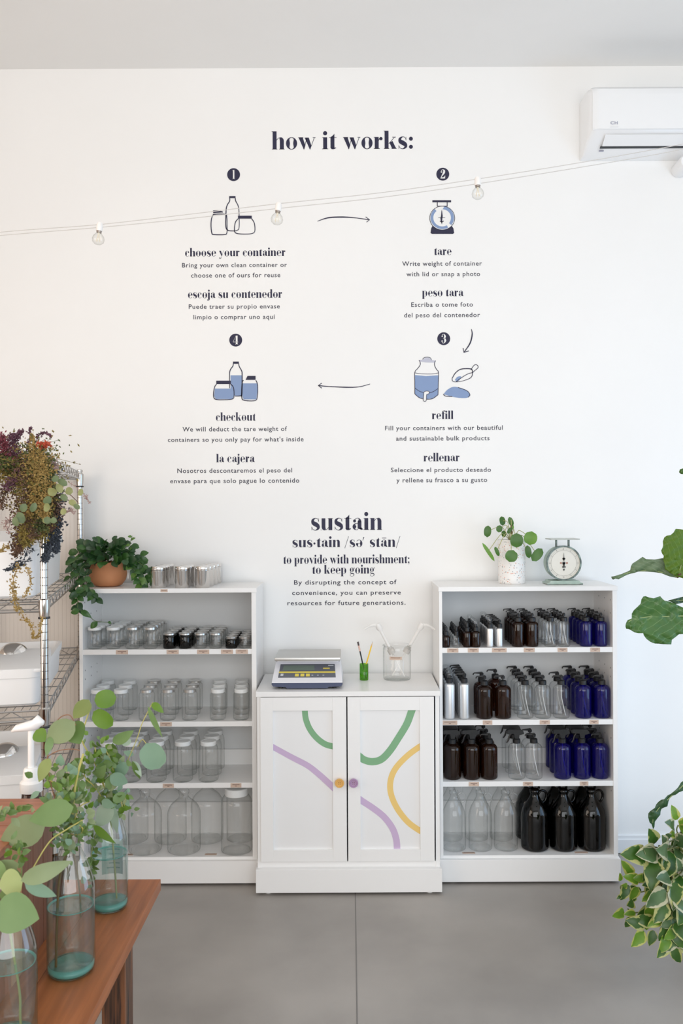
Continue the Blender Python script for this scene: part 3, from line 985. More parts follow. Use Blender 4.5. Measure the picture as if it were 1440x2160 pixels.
def jar(kind, r, h, lid_r, lid_h, glass, lid_mat, shoulder=.012, base=True, ribs=False):
    body_h = h - lid_h * .55
    nk = lid_r * .92
    if shoulder <= 0:
        prof = [(r * .9, .0), (r, .004), (r, body_h - .004), (nk, body_h)]
    else:
        z1 = h - lid_h - shoulder
        prof = [(r * .86, 0), (r * .97, .004), (r, .012), (r, z1)]
        for k in range(1, 5):
            a = k / 4 * pi / 2
            prof.append((nk + (r - nk) * cos(a), z1 + shoulder * sin(a)))
        prof.append((nk, body_h))
    g = MB().lathe(prof, n=22, cap1=False)
    li = MB().lathe([(lid_r * .97, h - lid_h), (lid_r, h - lid_h + .001), (lid_r, h - .0015), (lid_r - .002, h), (lid_r * .84, h), (lid_r * .82, h - .0012)], n=22)
    parts = [('glass_body', g, glass, 'all', []), ('lid', li, lid_mat, True, [])]
    if base:
        parts[0][4].append(('glass_base', MB().lathe([(r * .80, .002), (r * .86, .006), (r * .78, .0075), (r * .66, .0065)], n=22, cap0=False, cap1=False), CLEAR_BASE, 'all'))
    proto(kind, parts)


def pump_bottle(kind, r, h, glass, dip=True, pump='pump', nr=None):
    """Round-shouldered bottle; h = height of the glass incl. neck."""
    nr = nr or min(.014, r * .5)
    sh = r - nr
    zs = h - .010 - sh * 1.0
    prof = [(r * .86, 0), (r * .96, .003), (r, .009), (r, zs)]
    for k in range(1, 7):
        a = k / 6 * pi / 2
        prof.append((nr + sh * cos(a), zs + sh * 1.0 * sin(a)))
    prof.append((nr, h))
    parts = [('glass_body', MB().lathe(prof, n=22), glass, 'all', [])]
    s = 1.0 if h > .13 else .82
    col = MB().lathe([(nr + .003 * s, h - .008), (nr + .003 * s, h + .010 * s), (nr * .9, h + .013 * s)], n=18)
    if pump == 'pump':
        head = MB().lathe([(.0035, h + .012 * s), (.0035, h + .027 * s)], n=10)
        head.lathe([(.009 * s, h + .020 * s), (.0095 * s, h + .030 * s), (.007 * s, h + .033 * s)], n=14)
        head.add([(-.034 * s, -.004 * s, h + .029 * s), (-.034 * s, .004 * s, h + .029 * s), (.004, .006 * s, h + .026 * s), (.004, -.006 * s, h + .026 * s),
                  (-.034 * s, -.004 * s, h + .033 * s), (-.034 * s, .004 * s, h + .033 * s), (.004, .006 * s, h + .036 * s), (.004, -.006 * s, h + .036 * s)],
                 [(0, 3, 2, 1), (4, 5, 6, 7), (0, 1, 5, 4), (1, 2, 6, 5), (2, 3, 7, 6), (3, 0, 4, 7)])
        head.tube([(-.033 * s, 0, h + .031 * s), (-.038 * s, 0, h + .027 * s), (-.039 * s, 0, h + .022 * s)], .003 * s, 6)
        parts += [('collar', col, BLACKP, True, []), ('pump_head', head, BLACKP, True, [])]
    elif pump == 'trigger':
        hd = MB()
        hd.prism([(-.044, h + .036), (-.044, h + .050), (-.039, h + .053), (.020, h + .053), (.030, h + .046), (.034, h + .034), (.012, h + .028), (.010, h + .012), (-.008, h + .012), (-.012, h + .034)], 'y', -.0085, .0085)
        hd.prism([(-.049, h + .038), (-.044, h + .036), (-.044, h + .050), (-.049, h + .048)], 'y', -.006, .006)
        tr = MB().tube([(-.024, 0, h + .036), (-.034, 0, h + .020), (-.038, 0, h + .004), (-.046, 0, h - .008)], [.004, .0042, .0042, .003], 6)
        parts += [('collar', col, BLACKP, True, []), ('sprayer_head', hd, BLACKP, False, [('trigger', tr, BLACKP, True)])]
    elif pump == 'mist':
        hd = MB().lathe([(nr * .8, h + .008), (nr * .8, h + .022)], n=12)
        oc = MB().lathe([(nr * 1.12, h + .008), (nr * 1.12, h + .036), (nr * .9, h + .039), (.001, h + .039)], n=16, cap1=False)
        parts += [('collar', col, BLACKP, True, []), ('mist_nozzle', hd, BLACKP, True, []), ('clear_cap', oc, CLEAR, 'all', [])]
    elif pump == 'dropper':
        hd = MB().lathe([(nr * .75, h + .008), (nr * .8, h + .014), (nr * .8, h + .026), (nr * .4, h + .033), (.001, h + .034)], n=12)
        parts += [('collar', col, BLACKP, True, []), ('dropper_bulb', hd, BLACKP, True, [])]
    if dip:
        t = MB().tube([(0, 0, h), (.001, 0, h * .6), (r * .35, 0, h * .22), (r * .55, 0, .008)], .002, 5)
        parts.append(('dip_tube', t, mat('clear_plastic_tube', (.75, .77, .77), .3), 'all', []))
    proto(kind, parts)


def jug(kind, prof, h, glass, nr, hc, hr, base_r=None):
    """Handled jug: profile of (radius, height) control points smoothed; ring handle of radius hr centred at height hc."""
    P = catmull([Vector((r, z, 0)) for r, z in prof], 5)
    pr = [(max(p.x, .001), p.y) for p in P] + [(nr * 1.22, h - .017), (nr * 1.25, h - .004), (nr, h)]
    parts = [('glass_body', MB().lathe(pr, n=30, cap1=False), glass, 'all', [])]
    if base_r:
        parts[0][4].append(('glass_base', MB().lathe([(base_r * .92, .003), (base_r * .97, .009), (base_r * .88, .012), (base_r * .70, .009)], n=26, cap0=False, cap1=False), CLEAR_BASE, 'all'))
    pts = [(nr + hr * (.95 - cos(a)), 0, hc + hr * 1.15 * sin(a)) for a in [radians(q) for q in range(0, 361, 24)]]
    parts.append(('ring_handle', MB().tube(pts, hr * .24, 7), glass, 'all', []))
    proto(kind, parts)


# left bookcase stock
jar('straight_jar_white', .0315, .098, .030, .014, CLEAR, WHITELID, 0)
jar('straight_jar_silver', .0315, .098, .030, .013, CLEAR, SILVER, 0)
jar('short_jar_amber', .029, .070, .028, .010, DARKAMB, SILVER, 0, base=False)
jar('short_jar_clear', .029, .070, .028, .010, CLEAR, SILVER, 0)
jar('tiny_jar_amber', .027, .052, .026, .010, DARKAMB, SILVER, 0, base=False)
jar('tiny_jar_clear', .027, .052, .026, .010, CLEAR, SILVER, 0)
jar('pint_jar_white', .036, .139, .031, .017, CLEAR, WHITELID, .016)
jar('pint_jar_silver', .036, .139, .031, .014, CLEAR, SILVER, .016)
jar('quart_jar_white', .0455, .180, .036, .019, CLEAR, WHITELID, .036)
jar('wide_jar_white', .072, .290, .053, .034, CLEAR, WHITELID, .05)
jug('gallon_jug', [(.064, 0), (.072, .004), (.0755, .016), (.0755, .10), (.0755, .168), (.070, .192), (.056, .214), (.038, .230), (.025, .242), (.0195, .256)], .280, CLEAR, .0195, .247, .013, .066)
# right bookcase stock
pump_bottle('tiny_amber_dropper', .0175, .062, AMBER, False, 'dropper', .008)
pump_bottle('tiny_clear_dropper', .0185, .062, CLEAR, False, 'dropper', .008)
pump_bottle('small_amber_dropper', .0185, .080, AMBER, False, 'dropper', .009)
pump_bottle('small_amber_mist', .0215, .082, AMBER, False, 'mist', .010)
pump_bottle('small_aluminium_mist', .0165, .096, ALU, False, 'mist', .011)
pump_bottle('small_aluminium_pump', .0155, .096, ALU, False, 'pump', .010)
pump_bottle('tall_aluminium_mist', .0235, .172, ALU, False, 'mist', .012)
pump_bottle('tall_aluminium_pump', .0235, .172, ALU, False, 'pump', .012)
for c, m in (('amber', AMBER), ('clear', CLEAR), ('cobalt', COBALT)):
    pump_bottle('small_%s_pump' % c, .0285, .122, m, c != 'amber')
    pump_bottle('large_%s_pump' % c, .0372, .158, m, c != 'amber')
    pump_bottle('%s_spray' % c, .0385, .168, m, c != 'amber', 'trigger')
    pump_bottle('%s_tall_pump' % c, .0385, .168, m, c != 'amber')
jug('half_gallon_clear', [(.045, 0), (.052, .004), (.054, .014), (.054, .10), (.054, .145), (.050, .172), (.040, .197), (.028, .218), (.019, .236), (.0165, .248)], .268, CLEAR, .0165, .232, .019, .047)
jug('half_gallon_amber', [(.052, 0), (.060, .005), (.063, .018), (.063, .10), (.063, .145), (.058, .174), (.046, .200), (.032, .220), (.021, .240), (.018, .252)], .272, DARKAMB, .018, .232, .024)

ORD = ['front', 'second', 'third', 'fourth', 'fifth', 'sixth']


def rows(kind, name, desc, px, py, y0, n, dy, z, where, cat, group, dx=0.0, rot=0.0, rnd=None, skip0=False):
    """A file of n alike containers standing one behind the other, straight back from the shelf edge."""
    r_ = random.Random(int(px * 7 + z * 100))
    for k in range(n):
        x = W(px, py, y0).x + dx * k
        lab = '%s, %s, %s' % (desc, (ORD[k] + ' in file') if n > 1 else 'single', where)
        place(kind, name, lab, cat, x + r_.uniform(-.001, .001), y0 + dy * k + r_.uniform(-.001, .001), z + .0002, group, rot + r_.uniform(-.12, .12))


L1 = 'top shelf, left bookcase'
z = 1.062
for i, (px, kd, ds) in enumerate(((200, 'straight_jar_white', 'clear white-lidded jar by left end'), (239, 'straight_jar_white', 'clear white-lidded jar beside silver-lidded jars'),
                                  (279.5, 'straight_jar_silver', 'tall silver-lidded clear jar beside white lids'), (317.5, 'straight_jar_silver', 'tall silver-lidded clear jar beside dark jars'))):
    rows(kd, 'glass_jar', ds, px, 1345, 3.893, 4, .067, z, L1, 'jar', 'jars on the top inner shelf')
for i, (px, kd, ds) in enumerate(((358, 'short_jar_amber', 'short dark amber jar beside tall jars'), (390, 'short_jar_amber', 'short dark amber jar beside clear jars'),
                                  (423, 'short_jar_clear', 'short clear silver-lidded jar beside amber jars'), (454.5, 'short_jar_clear', 'short clear silver-lidded jar beside tiny jars'))):
    rows(kd, 'glass_jar', ds, px, 1345, 3.890, 4, .066, z, L1, 'jar', 'short jars on the top inner shelf')
for px, kd, ds in ((488, 'tiny_jar_amber', 'tiny dark amber jar'), (516, 'tiny_jar_clear', 'tiny clear silver-lidded jar')):
    rows(kd, 'glass_jar', ds, px, 1345, 3.888, 4, .062, z, L1, 'jar', 'tiny jars on the top inner shelf', dx=-.0012)
L2 = 'middle shelf, left bookcase'
z = .735
for px, kd, ds in ((207, 'pint_jar_white', 'white-lidded pint jar at left end'), (255, 'pint_jar_white', 'white-lidded pint jar next to silver lids'),
                   (309.5, 'pint_jar_silver', 'silver-lidded pint jar beside white lids'), (354, 'pint_jar_silver', 'silver-lidded pint jar between silver lids'),
                   (400, 'pint_jar_silver', 'silver-lidded pint jar before the gap'), (459.5, 'pint_jar_white', 'white-lidded pint jar after the gap'),
                   (508.5, 'pint_jar_white', 'white-lidded pint jar at right end')):
    rows(kd, 'mason_jar', ds, px, 1500, 3.898, 3, .102, z, L2, 'jar', 'pint jars on the middle shelf', dx=-.011 if px > 450 else -.006)
L3 = 'lower shelf, left bookcase'
z = .457
for px, ds in ((228, 'white-lidded quart jar behind vase leaves'), (276.5, 'white-lidded quart jar behind tallest leaves'), (329.5, 'white-lidded quart jar behind round leaf'),
               (386, 'white-lidded quart jar, second from right'), (440, 'white-lidded quart jar, rightmost')):
    rows('quart_jar_white', 'mason_jar', ds, px, 1620, 3.897, 3, .0915, z, L3, 'jar', 'quart jars on the lower shelf')
z = .124
for px, y, ds in ((222, 3.928, 'gallon glass jug by left side, front'), (306, 3.928, 'gallon glass jug in front, left of two in clear view'), (388, 3.928, 'gallon glass jug in front, beside wide jar'),
                  (278.5, 4.054, 'gallon glass jug behind, leftmost'), (359.5, 4.054, 'gallon glass jug behind, between two front jugs'), (437, 4.054, 'gallon glass jug behind, beside wide jar')):
    x = W(px, 1750, y).x
    place('gallon_jug', 'glass_jug', ds + ', left bookcase bottom', 'jug', x, y, z + .0002, 'gallon jugs on the bottom shelf')
place('wide_jar_white', 'glass_jar', 'big wide-mouth jar with white lid, front, left bookcase bottom', 'jar', W(499.5, 1740, 3.935).x, 3.923, z + .0002, 'wide jars on the bottom shelf')
place('wide_jar_white', 'glass_jar', 'big wide-mouth jar with white lid behind its twin, bottom shelf', 'jar', -.530, 4.061, z + .0002, 'wide jars on the bottom shelf').scale = (.92, .92, 1)

R1 = 'top shelf, right bookcase'
z = 1.062
G1 = 'bottles on the top inner shelf of the right bookcase'
for px, kd, ds, n, dy, y0 in (
        (940.5, 'tiny_amber_dropper', 'tiny amber dropper bottle', 5, .048, 3.874), (961.5, 'tiny_clear_dropper', 'tiny clear dropper bottle', 4, .055, 3.874),
        (985, 'small_amber_dropper', 'small amber dropper bottle', 5, .050, 3.875), (1003, 'small_amber_mist', 'small amber mist bottle with clear cap', 5, .050, 3.876)):
    rows(kd, 'dropper_bottle', ds, px, 1345, y0, n, dy, z, R1, 'bottle', G1)
rows('small_aluminium_mist', 'aluminium_bottle', 'slim small aluminium mist bottle', 1032.6, 1345, 3.874, 5, .050, z, R1, 'bottle', G1)
rows('small_aluminium_pump', 'aluminium_bottle', 'slim small aluminium pump bottle', 1053, 1345, 3.874, 5, .050, z, R1, 'bottle', G1)
for px, c, ds in ((1092, 'amber', 'small amber pump bottle beside aluminium bottles'), (1122, 'amber', 'small amber pump bottle beside clear bottles'),
                  (1160.5, 'clear', 'small clear pump bottle beside amber bottles'), (1189, 'clear', 'small clear pump bottle beside blue bottles'),
                  (1235, 'cobalt', 'small cobalt blue pump bottle beside clear bottles'), (1266.5, 'cobalt', 'small cobalt blue pump bottle by right end')):
    rows('small_%s_pump' % c, 'pump_bottle', ds, px, 1345, 3.890, 4, .0635, z, R1, 'bottle', G1)
R2 = 'middle shelf, right bookcase'
z = .735
G2 = 'bottles on the middle shelf of the right bookcase'
rows('tall_aluminium_mist', 'aluminium_bottle', 'tall aluminium mist bottle', 948.5, 1490, 3.884, 4, .060, z, R2, 'bottle', G2)
rows('tall_aluminium_pump', 'aluminium_bottle', 'tall aluminium pump bottle', 978.5, 1490, 3.884, 5, .052, z, R2, 'bottle', G2)
for px, c, ds, n, dy in ((1021, 'amber', 'large amber pump bottle beside aluminium bottles', 2, .078), (1060.5, 'amber', 'large amber pump bottle beside clear bottles', 1, .08),
                         (1107, 'clear', 'large clear pump bottle beside amber bottles', 4, .077), (1144, 'clear', 'large clear pump bottle between clear files', 4, .077),
                         (1183.5, 'clear', 'large clear pump bottle beside blue bottles', 2, .08),
                         (1229.5, 'cobalt', 'large cobalt pump bottle beside clear bottles', 4, .077), (1269, 'cobalt', 'large cobalt pump bottle by right end', 4, .077)):
    rows('large_%s_pump' % c, 'pump_bottle', ds, px, 1490, 3.898, n, dy, z, R2, 'bottle', G2)
place('large_amber_pump', 'pump_bottle', 'large amber pump bottle behind between the front two, right bookcase', 'bottle', W(1045, 1490, 4.04).x, 4.05, .7352, G2)
R3 = 'lower shelf, right bookcase'
z = .457
G3 = 'spray bottles on the lower shelf'
for px, c, kd, ds, n in ((954, 'amber', 'spray', 'amber trigger spray bottle by left side', 3), (994, 'amber', 'spray', 'amber trigger spray bottle, second file', 3),
                         (1031, 'amber', 'tall_pump', 'tall amber pump bottle', 3), (1089.5, 'clear', 'spray', 'clear trigger spray bottle', 3), (1125, 'clear', 'tall_pump', 'tall clear pump bottle', 2),
                         (1185.5, 'cobalt', 'spray', 'cobalt trigger spray bottle beside clear bottles', 3), (1226.5, 'cobalt', 'spray', 'cobalt trigger spray bottle, middle blue file', 3),
                         (1265, 'cobalt', 'tall_pump', 'tall cobalt pump bottle by right end', 3)):
    rows('%s_%s' % (c, kd), 'spray_bottle' if kd == 'spray' else 'pump_bottle', ds, px, 1620, 3.905, n, .0815 if n > 1 else .08, z, R3, 'bottle', G3)
z = .124
for px, kd, ds, y0 in ((957.5, 'half_gallon_clear', 'clear glass growler by left side', 3.934), (1012.5, 'half_gallon_clear', 'clear glass growler, middle file', 3.934),
                   (1066.5, 'half_gallon_clear', 'clear glass growler beside dark jugs', 3.934),
                   (1127.5, 'half_gallon_amber', 'near-black glass jug beside clear growlers', 3.934), (1187.5, 'half_gallon_amber', 'near-black glass jug, middle file', 3.934),
                   (1247, 'half_gallon_amber', 'near-black glass jug by right end', 3.934)):
    rows(kd, 'growler_jug', ds, px, 1740, y0, 2, .1305 if 'amber' in kd else .118, z, 'bottom, right bookcase', 'jug', 'growlers on the bottom shelf', rot=.42 if 'amber' in kd else 0)

# stainless canisters on the left bookcase
proto('canister', [('steel_body', MB().lathe([(.0325, 0), (.033, .001), (.033, .076), (.0335, .077), (.0335, .079), (.031, .080)], n=28), STEEL, True, []),
                   ('screw_lid', MB().lathe([(.0335, .080), (.034, .081), (.034, .094), (.032, .0975), (.001, .099)], n=28, cap1=False), STEEL, True, [])])
for i, (px, n, ds) in enumerate(((333.5, 3, 'beside potted plant'), (384.5, 2, 'in middle'), (427, 4, 'on the right'))):
    for k in range(n):
        y = 3.895 + .076 * k * (1 if n != 2 else 1.1)
        x = W(px, 1215, 3.895).x + (.006 * k if i != 0 else .004 * k)
        place('canister', 'steel_canister', 'polished steel canister %s, %s, atop left bookcase' % (ds, ['front', 'second', 'third', 'rearmost'][k]), 'canister', x, min(y, 4.13), 1.3382, 'steel canisters on the left bookcase')

# ================================================================ things on the cabinet
CT = .890
# digital counter scale
sc = W(649, 1452, 3.86)
sx, sy = sc.x, 3.93
t = thing('digital_scale', 'digital counter scale with steel tray on white cabinet', 'scale', (sx, sy, CT))
NAVYP = mat('navy_plastic', (.06, .075, .14), .45)
SCW = mat('scale_plastic', (.80, .80, .84), .4)
hw = .158
obj('base', MB().prism([(-hw + sx, CT + .022), (-hw + sx + .006, CT + .013), (-.095 + sx, CT + .010), (-.09 + sx, CT + .004), (.09 + sx, CT + .004), (.095 + sx, CT + .010), (hw + sx - .006, CT + .013), (hw + sx, CT + .022), (hw + sx, CT + .028), (-hw + sx, CT + .028)], 'y', 3.795, 4.07), NAVYP, t)
for fx in (-.12, .12):
    for fy in (3.83, 4.04):
        obj('foot', MB().lathe([(.010, 0), (.010, .014)], (sx + fx, fy, CT), 12), BLACKP, t)
# wedge body with tilted front panel
y0, y1, z0, z1, z2 = 3.795, 3.90, CT + .028, CT + .034, CT + .105
bod = MB().add([(sx - hw, y0, z0), (sx + hw, y0, z0), (sx + hw, 4.07, z0), (sx - hw, 4.07, z0),
                (sx - hw, y0, z1), (sx + hw, y0, z1), (sx + hw * .93, y1, z2), (sx - hw * .93, y1, z2), (sx + hw * .93, 4.06, z2), (sx - hw * .93, 4.06, z2)],
               [(0, 3, 2, 1), (0, 1, 5, 4), (4, 5, 6, 7), (7, 6, 8, 9), (1, 2, 8, 6, 5), (0, 4, 7, 9, 3), (2, 3, 9, 8)])
obj('housing', bod, SCW, t, bevel=.003)


def onpanel(u0, u1, v0, v1, lift, mb=None):
    """rectangle on the tilted panel: u across -1..1, v up 0..1"""
    mb = mb or MB()
    nx = Vector((0, -(z2 - z1), (y1 - y0))).normalized()
    c = []
    for l_ in (0, lift):
        for u, v in ((u0, v0), (u1, v0), (u1, v1), (u0, v1)):
            wdt = hw * (1 - .07 * v)
            p = Vector((sx + u * wdt, y0 + (y1 - y0) * v, z1 + (z2 - z1) * v)) + nx * l_
            c.append(p)
    return mb.add(c, [(4, 5, 6, 7), (0, 1, 5, 4), (1, 2, 6, 5), (2, 3, 7, 6), (3, 0, 4, 7)])


DGREY = mat('panel_dark_grey', (.13, .14, .17), .4)
pn = obj('control_panel', onpanel(-.84, .82, .20, .86, .0012), DGREY, t)
obj('display', onpanel(-.74, .20, .56, .80, .0020), mat('lcd_display', (.17, .22, .19), .25), pn)
obj('yellow_stripe', onpanel(-.84, .82, .42, .49, .0018), mat('panel_yellow', (.80, .66, .12), .45), pn)
for u in (-.36, -.2, -.04):
    obj('button', onpanel(u, u + .11, .25, .37, .003), MATS['panel_yellow'], pn)
for u in (.12, .28, .44):
    obj('button', onpanel(u, u + .05, .29, .32, .002), mat('panel_print', (.6, .62, .66), .5), pn)
obj('button', onpanel(-.78, -.70, .28, .38, .002), MATS['panel_print'], pn)
obj('panel_print', onpanel(.46, .66, .62, .67, .0018), MATS['panel_yellow'], pn)
obj('panel_print', onpanel(.62, .78, .76, .81, .0018), MATS['panel_print'], pn)
obj('tray_support', MB().box(sx - .14, sx + .14, 3.88, 4.05, z2, z2 + .012), SCW, t, bevel=.003)
obj('weighing_tray', MB().box(sx - .149, sx + .149, 3.845, 4.085, z2 + .012, z2 + .027), STEEL_M, t, smooth=True, bevel=.005)

# green pencil cup with two pencils
c = W(767.5, 1432, 4.0)
cx, cy = c.x, 4.0
t = thing('pencil_cup', 'small green glass cup holding two pencils on cabinet', 'cup', (cx, cy, CT))
obj('glass_wall', MB().lathe([(.019, 0), (.0205, .003), (.0205, .076), (.0185, .076), (.0185, .006), (.001, .006)], (cx, cy, CT + .0002), 22, cap1=False), GREENGL, t, smooth='all')


def pencil(lab, p0, p1, m, wood_end):
    tt = thing('pencil', lab, 'pencil', p0)
    a, b = Vector(p0), Vector(p1)
    d = (b - a).normalized()
    L = (b - a).length
    if wood_end:      # sharpened end up
        obj('shaft', MB().tube([a, a + d * (L - .022)], .0036, 6), m, tt)
        obj('sharpened_tip', MB().tube([a + d * (L - .022), b - d * .005], [.0036, .001], 6), mat('pencil_wood', (.75, .5, .28), .6), tt)
        obj('lead', MB().tube([b - d * .005, b], [.001, .0002], 6), BLACKP, tt)
    else:             # eraser end up
        obj('shaft', MB().tube([a, a + d * (L - .045)], .0036, 6), m, tt)
        obj('ferrule', MB().tube([a + d * (L - .045), a + d * (L - .018)], .0042, 8), mat('pink_ferrule', (.75, .50, .42), .4), tt)
        obj('eraser', MB().tube([a + d * (L - .018), b], .0042, 8), mat('eraser_dark', (.08, .06, .06), .6), tt)


pencil('black pencil in green cup, eraser end up', (cx + .009, cy, CT + .008), (cx - .028, cy + .006, CT + .178), BLACKP, False)
pencil('yellow pencil in green cup, sharpened point up', (cx - .009, cy - .006, CT + .008), (cx + .042, cy + .003, CT + .180), mat('pencil_yellow', (.93, .60, .05), .4), True)

# glass crock with two white jug pumps
c = W(837, 1432, 4.02)
gx, gy = c.x, 4.02
t = thing('glass_crock', 'clear glass crock with kraft label on cabinet, holding pumps', 'jar', (gx, gy, CT))
g = obj('glass_wall', MB().lathe([(.061, 0), (.064, .004), (.065, .02), (.065, .146), (.061, .150), (.061, .154), (.067, .157), (.067, .160), (.060, .160), (.0595, .15), (.0615, .14)], (gx, gy, CT + .0002), 32, cap1=False), CLEAR, t, smooth='all')
obj('glass_base', MB().lathe([(.055, .004), (.058, .008), (.03, .013), (.001, .013)], (gx, gy, CT), 28, cap1=False), CLEAR_BASE, g, smooth='all')
lb = MB()
for k in range(8):
    a0, a1 = radians(-90 - 26 + 6.5 * k - 8), radians(-90 - 26 + 6.5 * (k + 1) - 8)
    lb.add([(gx + .0657 * cos(a), gy + .0657 * sin(a), CT + z_) for a, z_ in ((a0, .100), (a1, .100), (a1, .115), (a0, .115))], [(0, 1, 2, 3)])
obj('kraft_label', lb, KRAFT, t)
lb = MB()
for k in range(6):
    a0, a1 = radians(-90 - 20 + 6.5 * k - 8), radians(-90 - 20 + 6.5 * (k + 1) - 8)
    lb.add([(gx + .0661 * cos(a), gy + .0661 * sin(a), CT + z_) for a, z_ in ((a0, .1085), (a1, .1085), (a1, .1115), (a0, .1115))], [(0, 1, 2, 3)])
obj('printed_line', lb, KPRINT, t)
PUMPW = mat('translucent_white_plastic', (.88, .87, .85), .3)


def jug_pump(lab, foot, top, sp):
    tt = thing('jug_pump', lab, 'pump', foot)
    a, b = Vector(foot), Vector(top)
    d = (b - a).normalized()
    L = (b - a).length
    at = lambda f: a + d * L * f
    obj('tube', MB().tube([a, at(.42)], .004, 8), PUMPW, tt, smooth=True)
    obj('collar', MB().tube([at(.44), at(.52), at(.53), at(.56)], [.017, .017, .011, .011], 14), mat('pump_collar_grey', (.62, .6, .57), .4), tt, smooth=True)
    obj('piston', MB().tube([at(.54), at(.90)], .0075, 12), PUMPW, tt, smooth=True)
    s = Vector(sp)
    obj('pump_head', MB().tube([at(.88), at(.93), b], [.011, .015, .012], 12), PUMPW, tt, smooth=True)
    obj('spout', MB().tube(catmull([at(.97), b + s * .45 + Vector((0, 0, .004)), b + s], 4), [.008] * 5 + [.005] * 4, 8), PUMPW, tt, smooth=True)


jug_pump('white jug pump leaning left in glass crock', (gx + .035, gy, CT + .012), (gx - .092, gy - .015, CT + .262), (-.062, 0, -.026))
jug_pump('white jug pump leaning right in glass crock', (gx - .02, gy + .02, CT + .012), (gx + .122, gy - .005, CT + .262), (.058, -.01, -.03))

# ================================================================ on the right bookcase: pilea and dial scale
TOP = 1.3382
p = W(1079, 1230, 4.03)
px_, py_ = p.x, 4.03
t = thing('potted_pilea', 'pilea with round green leaves in speckled white pot', 'plant', (px_, py_, TOP))
TERR = mat('terrazzo', (.9, .88, .86), .5)
n, l, b = nodes(TERR)
tc = n.new('ShaderNodeTexCoord'); v = n.new('ShaderNodeTexVoronoi'); v.inputs['Scale'].default_value = 140
l.new(tc.outputs['Object'], v.inputs['Vector'])
sp = n.new('ShaderNodeSeparateColor'); l.new(v.outputs['Color'], sp.inputs[0])
th = n.new('ShaderNodeMath'); th.operation = 'LESS_THAN'; th.inputs[1].default_value = .36; l.new(v.outputs['Distance'], th.inputs[0])
th2 = n.new('ShaderNodeMath'); th2.operation = 'GREATER_THAN'; th2.inputs[1].default_value = .62; l.new(sp.outputs[0], th2.inputs[0])
ml = n.new('ShaderNodeMath'); ml.operation = 'MULTIPLY'; l.new(th.outputs[0], ml.inputs[0]); l.new(th2.outputs[0], ml.inputs[1])
rp = n.new('ShaderNodeValToRGB'); rp.color_ramp.interpolation = 'CONSTANT'
e = rp.color_ramp.elements; e[0].color = (.25, .27, .3, 1); e[1].position = .35; e[1].color = (.72, .32, .22, 1)
e.new(.6).color = (.5, .5, .5, 1); e.new(.8).color = (.75, .55, .45, 1)
l.new(sp.outputs[1], rp.inputs[0])
mx = n.new('ShaderNodeMix'); mx.data_type = 'RGBA'; l.new(ml.outputs[0], mx.inputs[0]); mx.inputs[6].default_value = (.9, .88, .86, 1)
l.new(rp.outputs[0], mx.inputs[7]); l.new(mx.outputs[2], b.inputs['Base Color'])
obj('pot', MB().lathe([(.060, 0), (.0625, .003), (.0635, .1), (.0645, .203), (.0635, .206), (.0595, .206), (.059, .19), (.001, .188)], (px_, py_, TOP), 36, cap1=False), TERR, t, smooth=True)
obj('soil', MB().lathe([(.0585, .186), (.0585, .192), (.03, .196), (.001, .197)], (px_, py_, TOP), 24, cap1=False), mat('soil', (.06, .04, .03), .9), t)
# ================================================================ leaves
def leaf_verts(base, tip, normal, width, shape='ovate', nu=7, bend=0.12, fold=0.10, cup=0.0, roundness=.75):
    """Leaf blade from base to tip: grid of nu x 5 with a folded midrib, arched along its length. Returns verts, faces, uvs."""
    base, tip = Vector(base), Vector(tip)
    ax = tip - base
    L = ax.length
    ax.normalize()
    nrm = Vector(normal)
    nrm = (nrm - ax * nrm.dot(ax))
    nrm = nrm.normalized() if nrm.length > 1e-5 else ax.orthogonal().normalized()
    sd = ax.cross(nrm)
    vs, fs, uv = [], [], []
    for i in range(nu + 1):
        u = i / nu
        if shape == 'round':
            w = math.sqrt(max(0, 1 - (2 * u - 1) ** 2)) ** .9
            w = max(w, .02)
        elif shape == 'ovate':
            w = sin(pi * min(1, u ** roundness)) ** .8 if 0 < u < 1 else .02
        elif shape == 'lance':
            w = sin(pi * u ** .8) ** 1.0 if 0 < u < 1 else .02
        elif shape == 'heart':
            w = (min(1, (u + .02) * 4.5) ** .55) * (1 - u ** 2.2) ** .75 if u < 1 else .02
        for k, s in enumerate((-1, -.55, 0, .55, 1)):
            p = base + ax * (L * u) + sd * (s * w * width / 2) + nrm * (bend * L * sin(pi * u) + fold * width * abs(s) * w + cup * width * s * s)
            vs.append(p)
            uv.append((u, s))
    for i in range(nu):
        for k in range(4):
            a = i * 5 + k
            fs.append((a, a + 1, a + 6, a + 5))
    return vs, fs, uv


def leaf_mesh(name, m, *a, thick=0.0, **k):
    vs, fs, uv = leaf_verts(*a, **k)
    mb = MB().add(vs, fs)
    me = mb.mesh(name, 'all', m)
    ul = me.uv_layers.new(name='UVMap')
    for lp in me.loops:
        ul.data[lp.index].uv = uv[lp.vertex_index]
    return me


def leaf(name, m, parent, *a, **k):
    return obj(name, leaf_mesh(name, m, *a, **k), None, parent)


def pleaf(name, m, parent, p0, p1, d, wpx, tilt=(0, 0), shape='ovate', dd=0.0, **k):
    """Leaf whose base/tip appear at pixels p0, p1 at distance d (tip at d+dd); wpx its width in pixels; tilt turns the face off the lens."""
    a, b = W(p0[0], p0[1], d), W(p1[0], p1[1], d + dd)
    nrm = Vector((tilt[0], -1, tilt[1]))
    return leaf(name, m, parent, a, b, nrm, wpx * d / F, shape=shape, **k)


PILEA = [leaf_mat('pilea_leaf', (.045, .13, .015), (.075, .20, .025), .25, .35), leaf_mat('pilea_leaf_light', (.13, .30, .035), (.20, .40, .06), .35, .35)]
PST = mat('pale_stem', (.42, .42, .17), .5)
rt = t
crown = Vector((px_, py_, TOP + .205))


